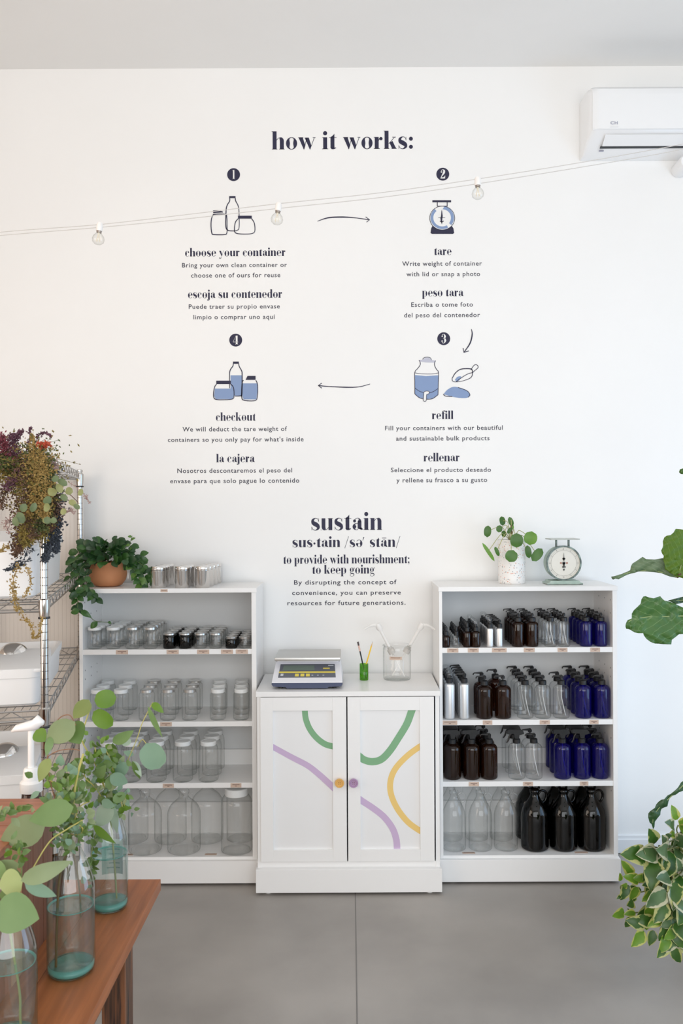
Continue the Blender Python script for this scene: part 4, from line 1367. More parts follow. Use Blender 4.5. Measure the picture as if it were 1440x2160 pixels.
def z7(x, y):
    return (960 + x / 4.235, 1060 + y / 4.235)


for i, (c0, ang, L_, W_, dk, d_) in enumerate((
        ((418, 165), 100, 84, 58, 0, 4.05), ((495, 170), 110, 86, 46, 0, 4.06), ((505, 215), 100, 60, 34, 1, 4.07), ((288, 258), 85, 106, 66, 0, 3.99), ((393, 235), 80, 66, 56, 0, 4.00),
        ((432, 280), 95, 62, 44, 0, 4.03), ((483, 250), 60, 66, 34, 0, 4.02), ((547, 338), 90, 130, 116, 0, 3.93), ((672, 318), 80, 124, 118, 1, 3.97), ((650, 440), 100, 118, 58, 0, 3.95),
        ((733, 465), 55, 128, 84, 0, 3.97), ((500, 478), 70, 112, 110, 0, 3.90), ((372, 435), 60, 92, 36, 0, 3.95), ((293, 440), 125, 188, 34, 1, 3.97))):
    a = radians(ang)
    if i == 13:
        p0, p1 = (240, 360), (350, 525)
    elif i == 10:
        p0, p1 = (775, 412), (685, 522)
    elif i == 12:
        p0, p1 = (352, 395), (390, 480)
    else:
        dx, dy_ = cos(a) * L_ / 2, -sin(a) * L_ / 2
        p0, p1 = (c0[0] - dx, c0[1] - dy_), (c0[0] + dx, c0[1] + dy_)
    rr = random.Random(i)
    lf = pleaf('leaf', PILEA[dk], rt, z7(*p0), z7(*p1), d_, W_ / 4.235, (rr.uniform(-.3, .3), rr.uniform(0, .5)), 'round', bend=.05, fold=.04)
    cc = W(*z7(*c0), d_)
    mid = (crown + cc) / 2 + Vector((0, 0, .035 + .02 * rr.random()))
    obj('petiole', MB().tube(catmull([crown + Vector((rr.uniform(-.01, .01), 0, -.02)), crown.lerp(mid, .6) + Vector((0, 0, .01)), mid, cc + Vector((0, .003, 0))], 4), .0016, 5), PST, rt, smooth=True)
obj('main_stem', MB().tube([crown + Vector((0, 0, -.03)), crown + Vector((.002, 0, .03)), crown + Vector((0, 0, .07))], [.004, .0035, .002], 6), mat('brown_stem', (.16, .10, .05), .7), rt, smooth=True)

# vintage dial scale
p = W(1187, 1234, 3.97)
sx, sy = p.x, 3.975
t = thing('dial_scale', 'vintage pale green dial kitchen scale atop right bookcase', 'scale', (sx, sy, TOP))
VG = noise_mat('worn_green_enamel', (.34, .46, .40), (.44, .54, .48), 30, .5, lo=.35, hi=.6, metal=.1)
VD = noise_mat('worn_dark_rim', (.10, .13, .125), (.26, .34, .31), 45, .45, metal=.3, lo=.4, hi=.65)
CREAM = noise_mat('cream_dial', (.76, .74, .66), (.82, .80, .73), 12, .5)
obj('base', MB().prism([(sx - .083, TOP + .002), (sx + .083, TOP + .002), (sx + .083, TOP + .007), (sx + .072, TOP + .009), (sx + .066, TOP + .018), (sx - .066, TOP + .018), (sx - .072, TOP + .009), (sx - .083, TOP + .007)], 'y', sy - .045, sy + .06), VG, t, bevel=.001)
for fx in (-.076, .076):
    obj('foot', MB().box(sx + fx - .006, sx + fx + .006, sy - .047, sy - .03, TOP, TOP + .004), VD, t)
zc = TOP + .018 + .0805
R_ = .0815


def disc_y(r0, r1, ya, yb, n=44):
    mb = MB()
    for r, y in ((r0, ya), (r1, ya), (r1, yb), (r0, yb)):
        for i in range(n):
            an = 2 * pi * i / n
            mb.v.append((sx + r * cos(an), y, zc + r * sin(an)))
    for j in range(4):
        for i in range(n):
            a, b_ = j * n + i, j * n + (i + 1) % n
            c, d_ = ((j + 1) % 4) * n + i, ((j + 1) % 4) * n + (i + 1) % n
            mb.f.append((a, b_, d_, c))
    return mb


obj('drum', disc_y(.001, .078, sy - .018, sy + .05), VG, t, smooth=True)
obj('rim', disc_y(.0745, R_, sy - .028, sy - .014), VD, t, smooth=True)
fc = obj('dial_face', disc_y(.0005, .075, sy - .0215, sy - .019), CREAM, t)
obj('dial_ring', disc_y(.0585, .0595, sy - .0222, sy - .0214), mat('dial_print', (.30, .29, .27), .6), fc)
tk = MB()
for i in range(60):
    an = 2 * pi * i / 60
    r0, r1, hw_ = (.062, .066, .0004) if i % 5 else (.061, .069, .0012)
    c_, s_ = cos(an), sin(an)
    tk.add([(sx + r * c_ + w_ * -s_, sy - .0222, zc + r * s_ + w_ * c_) for r, w_ in ((r0, -hw_), (r1, -hw_), (r1, hw_), (r0, hw_))], [(0, 1, 2, 3)])
o = obj('dial_ticks', tk, MATS['dial_print'], fc)
o['kind'] = 'stuff'
pt = G()
pt.poly((-.0005, .048), (.0005, .048), (.002, .01), (-.002, .01)).disc(0, 0, .007).poly((-.0045, 0), (.0045, 0), (.0025, -.022), (-.0025, -.022))
pt.disc(0, .020, .004).disc(-.006, -.018, .003).disc(.006, -.018, .003).poly((-.0045, -.026), (.0045, -.026), (0, -.038)).poly((0, .013), (.008, .020), (0, .027), (-.008, .020))
mb = MB()
for q in pt.p:
    mb.add([(sx + x, sy - .024, zc + z_) for x, z_ in q], [tuple(range(len(q)))])
obj('pointer', mb, BLACKP, t)
mb = MB()
for x in (-.016, -.010, .012, .017):
    mb.box(sx + x - .0015, sx + x + .0015, sy - .0226, sy - .0222, zc - .004, zc + .004)
obj('dial_mark', mb, mat('dial_red', (.40, .15, .10), .6), fc)
for x in (-.029, .029):
    obj('tray_support', MB().box(sx + x - .003, sx + x + .003, sy - .006, sy + .012, zc + .073, TOP + .208), VD, t)
obj('tray', MB().box(sx - .067, sx + .067, sy - .055, sy + .060, TOP + .207, TOP + .2125), noise_mat('worn_tray', (.42, .42, .40), (.55, .60, .56), 30, .4, metal=.4), t, bevel=.0015)

# ================================================================ trailing plant in a terracotta bowl (left bookcase)
p = W(229, 1241, 3.99)
hx, hy = p.x, 3.985
t = thing('potted_trailing_plant', 'dark green trailing plant in rounded terracotta pot, left bookcase', 'plant', (hx, hy, TOP))
TC = noise_mat('terracotta', (.50, .20, .085), (.58, .26, .12), 8, .75, bump=.1)
obj('pot', MB().lathe([(.045, 0), (.062, .006), (.080, .03), (.087, .058), (.082, .088), (.072, .108), (.070, .113), (.064, .113), (.064, .10), (.001, .098)], (hx, hy, TOP), 36, cap1=False), TC, t, smooth=True)
obj('soil', MB().lathe([(.064, .098), (.001, .104)], (hx, hy, TOP), 24, cap1=False), MATS['soil'], t)
tg = W(270, 1215, 3.955)
obj('plant_tag', MB().box(tg.x - .003, tg.x + .003, tg.y, tg.y + .001, tg.z - .012, tg.z + .016), GLOSSW, t)
HL = [leaf_mat('trailing_leaf_dark', (.018, .060, .018), (.035, .10, .035), .12, .32, scale=30), leaf_mat('trailing_leaf', (.030, .10, .020), (.06, .16, .035), .15, .32, scale=30),
      leaf_mat('trailing_leaf_light', (.10, .22, .04), (.16, .30, .06), .3, .4, scale=30)]
VST = mat('vine_stem', (.09, .14, .04), .6)
rr = random.Random(4)


def rleaf(parent, c, d, size, mats, wr=.7, shape='ovate', rnd=rr, face=None, name='leaf'):
    """leaf at point c pointing along d"""
    d = Vector(d).normalized()
    f_ = Vector(face) if face else Vector((rnd.uniform(-.5, .5), -1, rnd.uniform(.1, 1.0)))
    return leaf(name, rnd.choice(mats), parent, c, Vector(c) + d * size, f_, size * wr, shape=shape, nu=5, bend=rnd.uniform(.02, .14), fold=rnd.uniform(.03, .14))


cen = Vector((hx, hy, TOP + .115))
# crown: leaves on a squashed dome leaning over the rim
for i in range(230):
    a = rr.uniform(0, 2 * pi)
    el = rr.uniform(-.25, 1.1)
    R1_ = rr.uniform(.05, .135)
    c = cen + Vector((cos(a) * R1_ * cos(el * 1.3) * 1.25, sin(a) * R1_ * cos(el * 1.3) * .85, sin(el * 1.3) * R1_ * .78))
    if c.y > 4.13:
        c.y = 4.10
    if abs(c.x - hx) < .06 and c.y < hy and c.z < cen.z - .005:
        c.z += .03
    d = Vector((cos(a), sin(a) * .5, rr.uniform(-.6, .5)))
    rleaf(t, c, d, rr.uniform(.034, .052), [HL[0], HL[0], HL[1]], rr.uniform(.68, .9), 'round' if i % 3 else 'ovate')


def vine(pts, d0, n, size, mats, parent, jitter=.01, st=VST, r=.0016, shape='ovate', down=-.4, wr=.68, rnd=rr):
    P = catmull([W(x, y, d) for (x, y), d in zip(pts, d0)], 6)
    obj('vine_stem', MB().tube(P, r, 5), st, parent, smooth=True)
    for k in range(n):
        u = (k + .6) / n * (len(P) - 1)
        i = min(int(u), len(P) - 2)
        c = P[i].lerp(P[i + 1], u - i)
        tdir = (P[i + 1] - P[i]).normalized()
        sd = 1 if k % 2 else -1
        d = tdir * .5 + Vector((sd * rnd.uniform(.5, 1.0), rnd.uniform(-.6, .2), rnd.uniform(-.5, .5) + down))
        rleaf(parent, c, d, size * rnd.uniform(.75, 1.15), mats, wr, shape, rnd)


vine([(190, 1185), (170, 1200), (163, 1235), (163, 1262), (165, 1285)], [3.93, 3.86, 3.82, 3.82, 3.82], 14, .044, HL[:2], t)
vine([(195, 1200), (180, 1215), (188, 1240), (200, 1255), (203, 1262)], [3.9, 3.84, 3.82, 3.82, 3.82], 14, .042, HL[:2], t)
vine([(180, 1175), (160, 1180), (152, 1200), (148, 1225), (146, 1240)], [3.95, 3.88, 3.85, 3.84, 3.84], 10, .042, HL[:2], t)
vine([(165, 1200), (170, 1225), (178, 1246), (150, 1252)], [3.88, 3.83, 3.81, 3.80], 8, .042, HL[:2], t)
vine([(275, 1180), (298, 1190), (312, 1205), (316, 1228)], [3.95, 3.92, 3.92, 3.92], 14, .042, HL[:2], t)
vine([(270, 1190), (285, 1205), (296, 1225), (300, 1234)], [3.93, 3.9, 3.9, 3.9], 18, .040, HL, t)
vine([(255, 1180), (272, 1160), (275, 1142), (279, 1130)], [3.97, 3.96, 3.96, 3.96], 5, .025, [HL[2]], t, r=.001)
# one long bare runner with the last few leaves, in front of the shelf
P = catmull([W(x, y, 3.80) for x, y in ((163, 1262), (164, 1275), (165, 1284), (180, 1292), (195, 1306), (205, 1311), (232, 1313))], 6)
obj('vine_stem', MB().tube(P, .0014, 5), VST, t, smooth=True)
for (x0, y0, x1, y1, w_) in ((168, 1288, 149, 1293, 15), (170, 1288, 193, 1303, 13), (206, 1312, 191, 1326, 14), (228, 1311, 235, 1316, 6)):
    pleaf('leaf', HL[1], t, (x0, y0), (x1, y1), 3.795, w_, (.1, .4), nu=5)

# ================================================================ chrome wire rack along the left wall
RA = Vector((-1.0, 2.78, 0))
RB = Vector((-1.288, 4.06, 0))
ud = (RB - RA).normalized()
vd = Vector((-ud.y, ud.x, 0))          # into the left
RL, RWd = (RB - RA).length, .46
t = thing('wire_rack', 'tall chrome wire shelving rack beside the left bookcase', 'rack', RA, None, 0)


def rp(u, v, z):
    return RA + ud * u + vd * v + Vector((0, 0, z))


GROOVE = mat('post_groove', (.06, .06, .06), .4, .8)
for u, v in ((0, 0), (RL, 0), (0, RWd), (RL, RWd)):
    c = rp(u, v, 0)
    po = obj('post', MB().lathe([(.0125, .02), (.0125, 1.875), (.0145, 1.876), (.0145, 1.885), (.010, 1.888)], c, 16), CHROME, t, smooth=True)
    gr = MB()
    for k in range(72):
        gr.lathe([(.0127, .05 + .0254 * k), (.0127, .0525 + .0254 * k)], c, 12, False, False)
    g_ = obj('groove_rings', gr, GROOVE, po)
    g_['kind'] = 'stuff'
    obj('levelling_foot', MB().lathe([(.014, 0), (.014, .008), (.006, .012), (.006, .03)], c, 10), mat('foot_grey', (.3, .3, .3), .5), po)
    for z in (1.395, 1.04, .69, .22, 1.86):
        obj('shelf_collar', MB().lathe([(.0155, z - .05), (.0185, z - .02), (.0185, z + .006), (.015, z + .010)], c, 14), CHROME, po, smooth=True)
        obj('black_ring', MB().lathe([(.019, z - .056), (.019, z - .05)], c, 14), BLACKP, po)
for z in (1.875, 1.395, 1.04, .69, .22):
    sh = bpy.data.objects.new('wire_shelf', None)
    COL.objects.link(sh)
    sh.parent = t
    sh.matrix_parent_inverse = parent_matrix(t).inverted()
    sh.location = rp(0, 0, z)
    for (u0, v0, u1, v1) in ((0, 0, RL, 0), (0, RWd, RL, RWd), (0, 0, 0, RWd), (RL, 0, RL, RWd)):
        a, b_ = rp(u0, v0, z), rp(u1, v1, z)
        L_ = (b_ - a).length
        dn = Vector((0, 0, -.032))
        mb = MB().tube([a, b_], .0028, 6).tube([a + dn, b_ + dn], .0036, 6)
        n_ = max(4, int(L_ / .05))
        zig = [a.lerp(b_, k / n_) + (dn if k % 2 else Vector()) for k in range(n_ + 1)]
        mb.tube(zig, .0018, 4)
        obj('edge_truss', mb, CHROME_D, sh, smooth=True)
    gm = MB()
    for k in range(1, 18):
        gm.tube([rp(0, RWd * k / 18, z - .003), rp(RL, RWd * k / 18, z - .003)], .0013, 4)
    for k in range(0, 8):
        gm.tube([rp(RL * (k + .3) / 8, 0, z - .03), rp(RL * (k + .3) / 8, RWd, z - .03)], .002, 4)
    w_ = obj('wire_grid', gm, CHROME_D, sh)
    w_['kind'] = 'stuff'
# ribbed panel at the far end of the rack
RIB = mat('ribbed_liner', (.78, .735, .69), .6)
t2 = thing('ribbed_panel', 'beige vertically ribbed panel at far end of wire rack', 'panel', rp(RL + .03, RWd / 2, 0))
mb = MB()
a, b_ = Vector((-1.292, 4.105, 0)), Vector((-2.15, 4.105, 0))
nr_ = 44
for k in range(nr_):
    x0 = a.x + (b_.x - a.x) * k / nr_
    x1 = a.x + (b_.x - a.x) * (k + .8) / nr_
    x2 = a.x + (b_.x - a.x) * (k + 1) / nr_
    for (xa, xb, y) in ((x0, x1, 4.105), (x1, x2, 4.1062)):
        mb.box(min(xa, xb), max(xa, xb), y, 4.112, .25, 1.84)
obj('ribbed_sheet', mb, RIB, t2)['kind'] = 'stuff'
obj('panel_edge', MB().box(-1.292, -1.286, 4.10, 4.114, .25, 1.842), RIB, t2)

# white ingredient tubs with scoops
TUB = mat('white_tub_plastic', (.84, .84, .84), .35)


def rbox(u0, u1, v0, v1, z0, z1, m=None, taper=.0, r=.03, n=4):
    """rounded rectangular prism ring points in rack axes"""
    def ring(z, k):
        pts = []
        for cu, cv, a0 in ((u1 - r, v1 - r, 0), (u0 + r, v1 - r, 90), (u0 + r, v0 + r, 180), (u1 - r, v0 + r, 270)):
            for j in range(n + 1):
                a = radians(a0 + 90 * j / n)
                pts.append(rp(cu + (r - k) * cos(a), cv + (r - k) * sin(a), z))
        return pts
    return ring


def tub(label, u0, u1, v0, v1, z, h, name='storage_tub'):
    tt = thing(name, label, 'tub', rp((u0 + u1) / 2, (v0 + v1) / 2, z))
    ring = rbox(u0, u1, v0, v1, 0, 0)
    rs = [ring(z + .002, .016), ring(z + .01, .006), ring(z + h - .03, .0), ring(z + h - .028, -.006), ring(z + h, -.008), ring(z + h, .004), ring(z + h - .02, .008), ring(z + .03, .014)]
    mb = MB()
    n_ = len(rs[0])
    for q in rs:
        mb.v.extend([tuple(p_) for p_ in q])
    for j in range(len(rs) - 1):
        for i in range(n_):
            a, b_ = j * n_ + i, j * n_ + (i + 1) % n_
            mb.f.append((a, b_, b_ + n_, a + n_))
    mb.f.append(tuple(reversed(range(n_))))
    mb.f.append(tuple((len(rs) - 1) * n_ + i for i in range(n_)))
    obj('tub_body', mb, TUB, tt, smooth=True)
    # front half closed by a gently sloped lid
    L_ = u1 - u0
    lm = MB()
    v_ = []
    for uu, zz in ((u0 - .006, z + h + .002), (u0 + L_ * .42, z + h + .03)):
        v_ += [rp(uu, v0 - .006, zz), rp(uu, v1 + .006, zz)]
    for uu, zz in ((u0 - .006, z + h - .012), (u0 + L_ * .42, z + h - .002)):
        v_ += [rp(uu, v0 - .006, zz), rp(uu, v1 + .006, zz)]
    lm.add(v_, [(0, 2, 3, 1), (4, 5, 7, 6), (0, 1, 5, 4), (2, 6, 7, 3), (0, 4, 6, 2), (1, 3, 7, 5)])
    obj('lid', lm, TUB, tt, bevel=.008, smooth=True)
    return tt


def scoop(label, c, s=1.0):
    tt = thing('metal_scoop', label, 'scoop', c)
    mb = MB()
    c = Vector(c)
    n_, m_ = 12, 8
    for j in range(m_ + 1):
        ph = pi / 2 * (2 * j / m_ - 1)
        for i in range(n_ + 1):
            th_ = pi * i / n_
            mb.v.append(tuple(c + Vector((.050 * cos(th_) * cos(ph), -.060 * sin(ph), .042 * sin(th_) * cos(ph))) * s))
    for j in range(m_):
        for i in range(n_):
            a = j * (n_ + 1) + i
            mb.f.append((a, a + 1, a + n_ + 2, a + n_ + 1))
    obj('scoop_bowl', mb, STEEL, tt, smooth='all')
    obj('scoop_handle', MB().tube([c + Vector((-.03, -.005, .005)) * s, c + Vector((-.09, -.05, .0)) * s, c + Vector((-.13, -.08, -.004)) * s], [.006, .007, .005], 8), STEEL, tt, smooth=True)


tub('white lidded storage tub on middle rack shelf, scoop on top', .04, .66, .02, .40, 1.045, .125)
tub('white storage tub on upper rack shelf behind dried flowers', .05, .80, .03, .40, 1.40, .19)
tub('white storage tub on lower rack shelf behind white pump', .05, .66, .05, .42, .695, .125)
q = W(28, 1410, 3.02)
scoop('steel scoop lying on tub of middle rack shelf', (q.x, q.y, 1.045 + .125 + .012), 1.0)
q = W(10, 1655, 3.0)
scoop('steel scoop lying on tub of lower rack shelf', (q.x, q.y, .695 + .125 + .012), 1.0)

# ================================================================ dried flower bunch hanging from the rack corner
rr = random.Random(11)
t = thing('dried_flower_bunch', 'large bunch of dried flowers and eucalyptus hanging on wire rack', 'dried flowers', W(85, 1000, 2.72))
DC = {'olive': noise_mat('dried_olive', (.13, .105, .025), (.33, .235, .055), 60, .8), 'gold': noise_mat('dried_gold', (.30, .19, .05), (.46, .32, .11), 60, .8),
      'brown': noise_mat('dried_brown', (.10, .06, .035), (.20, .11, .07), 40, .8), 'plum': noise_mat('dried_plum', (.10, .04, .06), (.22, .10, .14), 40, .8),
      'slate': noise_mat('dried_slate', (.035, .045, .06), (.08, .09, .11), 40, .8), 'rust': noise_mat('dried_rust', (.45, .06, .03), (.6, .12, .06), 60, .7),
      'green': noise_mat('dried_green', (.07, .09, .025), (.14, .16, .05), 30, .7), 'wine': noise_mat('dried_wine', (.16, .03, .05), (.28, .07, .09), 60, .8),
      'pink': noise_mat('dried_pink', (.40, .26, .24), (.55, .40, .36), 60, .8)}
DEUC = [leaf_mat('dried_eucalyptus', (.22, .25, .09), (.36, .37, .16), .25, .5, scale=20), leaf_mat('dried_eucalyptus_green', (.10, .15, .06), (.16, .21, .10), .2, .5, scale=20)]


def bits(mb, c, s, rnd, n=1):
    for _ in range(n):
        d1 = Vector((rnd.gauss(0, 1), rnd.gauss(0, 1), rnd.gauss(0, 1))).normalized()
        d2 = d1.orthogonal().normalized()
        k = rnd.uniform(.6, 1.2) * s
        c = Vector(c)
        mb.add([c - d1 * k, c + d2 * k * .45, c + d1 * k, c - d2 * k * .45], [(0, 1, 2, 3)])


def plume(name, m, pts, ds, wid, n, s, rnd=rr, stem=True, taper=True):
    """feathery dried spray: a stem with short side twigs carrying many tiny florets"""
    P = catmull([W(x, y, d) for (x, y), d in zip(pts, ds)], 8)
    mb = MB().tube(P, .0012, 4)
    for k in range(n):
        u = rnd.random() ** .85
        i = min(int(u * (len(P) - 1)), len(P) - 2)
        c = P[i]
        w_ = wid * (1.15 - .8 * u if taper else .8) * d_px
        off = Vector((rnd.gauss(0, .5), rnd.gauss(0, .45), rnd.gauss(0, .35))) * w_
        e_ = c + off
        if rnd.random() < .25:
            mb.tube([c, c.lerp(e_, .6) + Vector((0, 0, .3 * w_ * .2)), e_], .0007, 3, False)
        bits(mb, e_, s, rnd, 3)
    return obj(name, mb, m, t)


d_px = 2.72 / F
B = lambda pts, dd=0: [2.72 + dd - .01 * i for i in range(len(pts))]
for name, m, pts, wid, n, s, dd in (
        ('amaranth_plume', 'olive', [(70, 960), (75, 1020), (78, 1080), (80, 1135)], 42, 620, .0050, .0),
        ('amaranth_plume', 'olive', [(60, 965), (50, 1000), (30, 1010), (8, 985)], 30, 380, .0050, .02),
        ('amaranth_plume', 'green', [(76, 945), (84, 1000), (90, 1050), (84, 1120)], 30, 420, .0050, -.03),
        ('amaranth_plume', 'brown', [(50, 970), (56, 1020), (60, 1080), (70, 1140)], 24, 300, .0045, -.05),
        ('amaranth_plume', 'gold', [(72, 940), (70, 985), (74, 1040), (60, 1090)], 16, 240, .0045, -.06),
        ('amaranth_plume', 'gold', [(85, 960), (95, 1010), (95, 1060), (92, 1090)], 20, 260, .0045, -.07),
        ('amaranth_plume', 'olive', [(80, 990), (68, 1060), (60, 1120), (58, 1145)], 26, 360, .0045, -.05),
        ('dried_spray', 'brown', [(40, 990), (45, 1060), (48, 1110), (35, 1160)], 26, 330, .0045, .03),
        ('dried_spray', 'brown', [(60, 1080), (48, 1120), (44, 1150), (30, 1172)], 18, 220, .0040, -.02),
        ('dried_spray', 'plum', [(40, 970), (30, 945), (36, 920), (48, 908)], 14, 170, .0045, .0),
        ('dried_spray', 'plum', [(35, 960), (26, 930), (24, 915)], 9, 90, .0045, -.01),
        ('dried_spray', 'plum', [(60, 950), (62, 925), (65, 900)], 5, 44, .0045, -.01),
        ('dried_spray', 'plum', [(70, 945), (82, 918), (97, 914), (108, 922)], 6, 60, .0045, -.02),
        ('dried_spray', 'plum', [(55, 985), (35, 1010), (22, 1022), (15, 1030)], 16, 140, .0045, -.04),
        ('statice_head', 'wine', [(20, 960), (8, 938), (0, 925), (-10, 925)], 18, 260, .0045, .0),
        ('dried_spray', 'green', [(50, 980), (30, 985), (10, 975), (-8, 985)], 22, 260, .0050, .0),
        ('dried_spray', 'brown', [(45, 1000), (25, 1015), (10, 1040), (2, 1075)], 16, 160, .0045, .0),
        ('dried_spray', 'brown', [(30, 975), (10, 960), (0, 970), (-12, 990)], 24, 260, .0050, .04),
        ('dried_spray', 'green', [(70, 975), (90, 960), (105, 985), (110, 1000)], 18, 200, .0050, .03),
        ('dried_spray', 'slate', [(95, 985), (110, 990), (108, 1020), (112, 1040)], 15, 200, .0055, .04),
        ('dried_spray', 'slate', [(112, 1040), (116, 1085), (110, 1130), (96, 1185)], 15, 360, .0060, .05),
        ('dried_spray', 'slate', [(118, 1070), (122, 1110), (120, 1150), (117, 1165)], 9, 180, .0060, .06),
        ('dried_spray', 'brown', [(105, 1040), (110, 1090), (100, 1120)], 16, 240, .0050, .02),
        ('dried_spray', 'slate', [(60, 1150), (50, 1180), (35, 1195), (12, 1202)], 15, 120, .0048, -.02),
        ('dried_spray', 'pink', [(40, 1080), (20, 1095), (12, 1110), (22, 1125)], 12, 60, .0034, -.03),
        ('dried_spray', 'pink', [(120, 1060), (140, 1080), (150, 1075), (155, 1085)], 9, 40, .0032, -.02),
        ('dried_spray', 'pink', [(150, 1020), (170, 1035), (182, 1050), (190, 1062)], 6, 36, .0032, -.02),
        ('dried_spray', 'pink', [(100, 965), (110, 975), (115, 985), (120, 990)], 12, 60, .0040, .0),
        ('dried_spray', 'gold', [(40, 1190), (28, 1225), (30, 1260), (35, 1290)], 10, 110, .0042, -.08),
        ('dried_spray', 'gold', [(55, 1195), (65, 1230), (50, 1260)], 8, 50, .0042, -.08),
        ('dried_spray', 'gold', [(40, 1280), (52, 1305), (66, 1318), (70, 1345)], 7, 60, .0042, -.09),
        ('dried_spray', 'gold', [(90, 1300), (80, 1340), (66, 1345)], 5, 40, .0042, -.09),
        ('dried_spray', 'gold', [(20, 1150), (5, 1160), (-6, 1165)], 7, 44, .0042, -.05),
        ('dried_spray', 'gold', [(72, 950), (68, 930), (66, 915)], 6, 60, .0042, -.05)):
    pl_ = plume(name, DC[m], pts, B(pts, dd), wid * (1.45 if n > 200 else 1.15), int(n * (2.1 if n > 200 else 1.3)), s * 1.08)
    pl_['kind'] = 'stuff'
# rust-coloured head
mb = MB()
c = W(92, 938, 2.66)
for k in range(160):
    e_ = c + Vector((rr.uniform(-.019, .021), rr.uniform(-.012, .012), rr.gauss(0, .0045) + rr.uniform(-.003, .003)))
    bits(mb, e_, .006, rr, 2)
obj('rust_flower_head', mb, DC['rust'], t, label='flat rust-red dried flower head')['kind'] = 'stuff'
for (x0, y0, x1, y1, w_, k) in ((112, 1005, 122, 1015, 14, 1), (122, 1012, 142, 1024, 13, 1), (100, 1036, 121, 1038, 17, 0), (121, 1020, 130, 1040, 13, 0), (138, 1034, 154, 1038, 15, 0), (128, 1044, 142, 1056, 12, 1),
                                (145, 1056, 161, 1066, 12, 0), (156, 1064, 168, 1074, 10, 1), (164, 1038, 176, 1040, 14, 0), (92, 1052, 108, 1060, 17, 1), (92, 1068, 106, 1072, 17, 0), (128, 1076, 140, 1082, 13, 0),
                                (98, 1090, 102, 1105, 13, 1), (38, 1080, 50, 1104, 16, 1), (40, 1092, 46, 1106, 10, 0), (30, 1090, 38, 1110, 14, 1), (90, 1095, 104, 1102, 12, 0), (106, 1096, 120, 1100, 12, 1),
                                (75, 1060, 66, 1080, 12, 1), (54, 1062, 46, 1080, 14, 1)):
    pleaf('eucalyptus_leaf', DEUC[k], t, (x0, y0), (x1, y1), 2.585 + rr.uniform(-.02, .02), w_ * 1.1, (rr.uniform(-.4, .4), rr.uniform(-.3, .5)), 'round', nu=6, bend=.08)
obj('stem', MB().tube([W(100, 1040, 2.68), W(125, 1030, 2.67), W(150, 1045, 2.67), W(165, 1060, 2.67)], .0013, 5), DC['brown'], t)
for k in range(12):
    x = rr.uniform(55, 90)
    obj('stem', MB().tube(catmull([W(x, 955 + rr.uniform(-15, 5), 2.74), W(x + rr.uniform(-6, 6), 1000, 2.72), W(75 + rr.uniform(-25, 25), 1060, 2.70)], 4), .0016, 5), DC['brown'], t)
obj('twine_tie', MB().lathe([(.028, -.006), (.030, 0), (.028, .006)], W(74, 962, 2.735), 14, False, False), mat('twine', (.42, .32, .2), .9), t)
# ================================================================ air conditioner, pipe, string lights
ax0 = W(1222, 260, DW).x
ax1 = ax0 + .86
t = thing('air_conditioner', 'white wall-mounted split air conditioner under the ceiling', 'air conditioner', ((ax0 + ax1) / 2, DW - .1, 3.4))
zb, zt = 3.395, 3.675
prof = [(DW - .001, zb), (DW - .06, zb + .002), (DW - .125, zb + .040), (DW - .170, zb + .062), (DW - .182, zb + .075), (DW - .185, zt - .04), (DW - .178, zt - .016), (DW - .160, zt - .004), (DW - .12, zt), (DW - .001, zt)]
# rounded left end: sections that shrink towards the end
mb = MB()
secs = [(ax0, .0, .80), (ax0 + .006, .0, .90), (ax0 + .016, 0, .96), (ax0 + .035, 0, 1.0), (ax1 - .035, 0, 1.0), (ax1, 0, .8)]
n_ = len(prof)
for x, _, k in secs:
    for y, z_ in prof:
        mb.v.append((x, DW - .001 - (DW - .001 - y) * k, z_))
for j in range(len(secs) - 1):
    for i in range(n_):
        a, b_ = j * n_ + i, j * n_ + (i + 1) % n_
        mb.f.append((a, a + n_, b_ + n_, b_))
mb.f.append(tuple(range(n_)))
mb.f.append(tuple((len(secs) - 1) * n_ + i for i in reversed(range(n_))))
obj('casing', mb, ACW, t, smooth=True)
pf = MB()
fp = [(DW - .184, zb + .072), (DW - .190, zb + .075), (DW - .194, zt - .05), (DW - .188, zt - .018), (DW - .168, zt - .001), (DW - .155, zt + .001), (DW - .18, zt - .03)]
for x, k in ((ax0 + .012, .95), (ax0 + .03, .99), (ax0 + .045, 1.0), (ax1 - .045, 1.0), (ax1 - .012, .95)):
    for y, z_ in fp:
        pf.v.append((x, DW - (DW - y) * k, z_))
n_ = len(fp)
for j in range(4):
    for i in range(n_):
        a, b_ = j * n_ + i, j * n_ + (i + 1) % n_
        pf.f.append((a, a + n_, b_ + n_, b_))
pf.f += [tuple(range(n_)), tuple(4 * n_ + i for i in reversed(range(n_)))]
fp_ = obj('front_cover', pf, ACW, t, smooth=True)
lx = W(1295, 262, 3.985)
plain('CH', 1295, 264, 15, 6.5, mat('logo_grey', (.35, .36, .45), .5), t, 'logo', y=DW - .1945, origin=lx, scale=3.985 / F)
obj('logo_line', MB().box(lx.x - .020, lx.x + .020, DW - .1950, DW - .1940, lx.z - .013, lx.z - .0122), mat('logo_pale', (.6, .62, .68), .5), t)


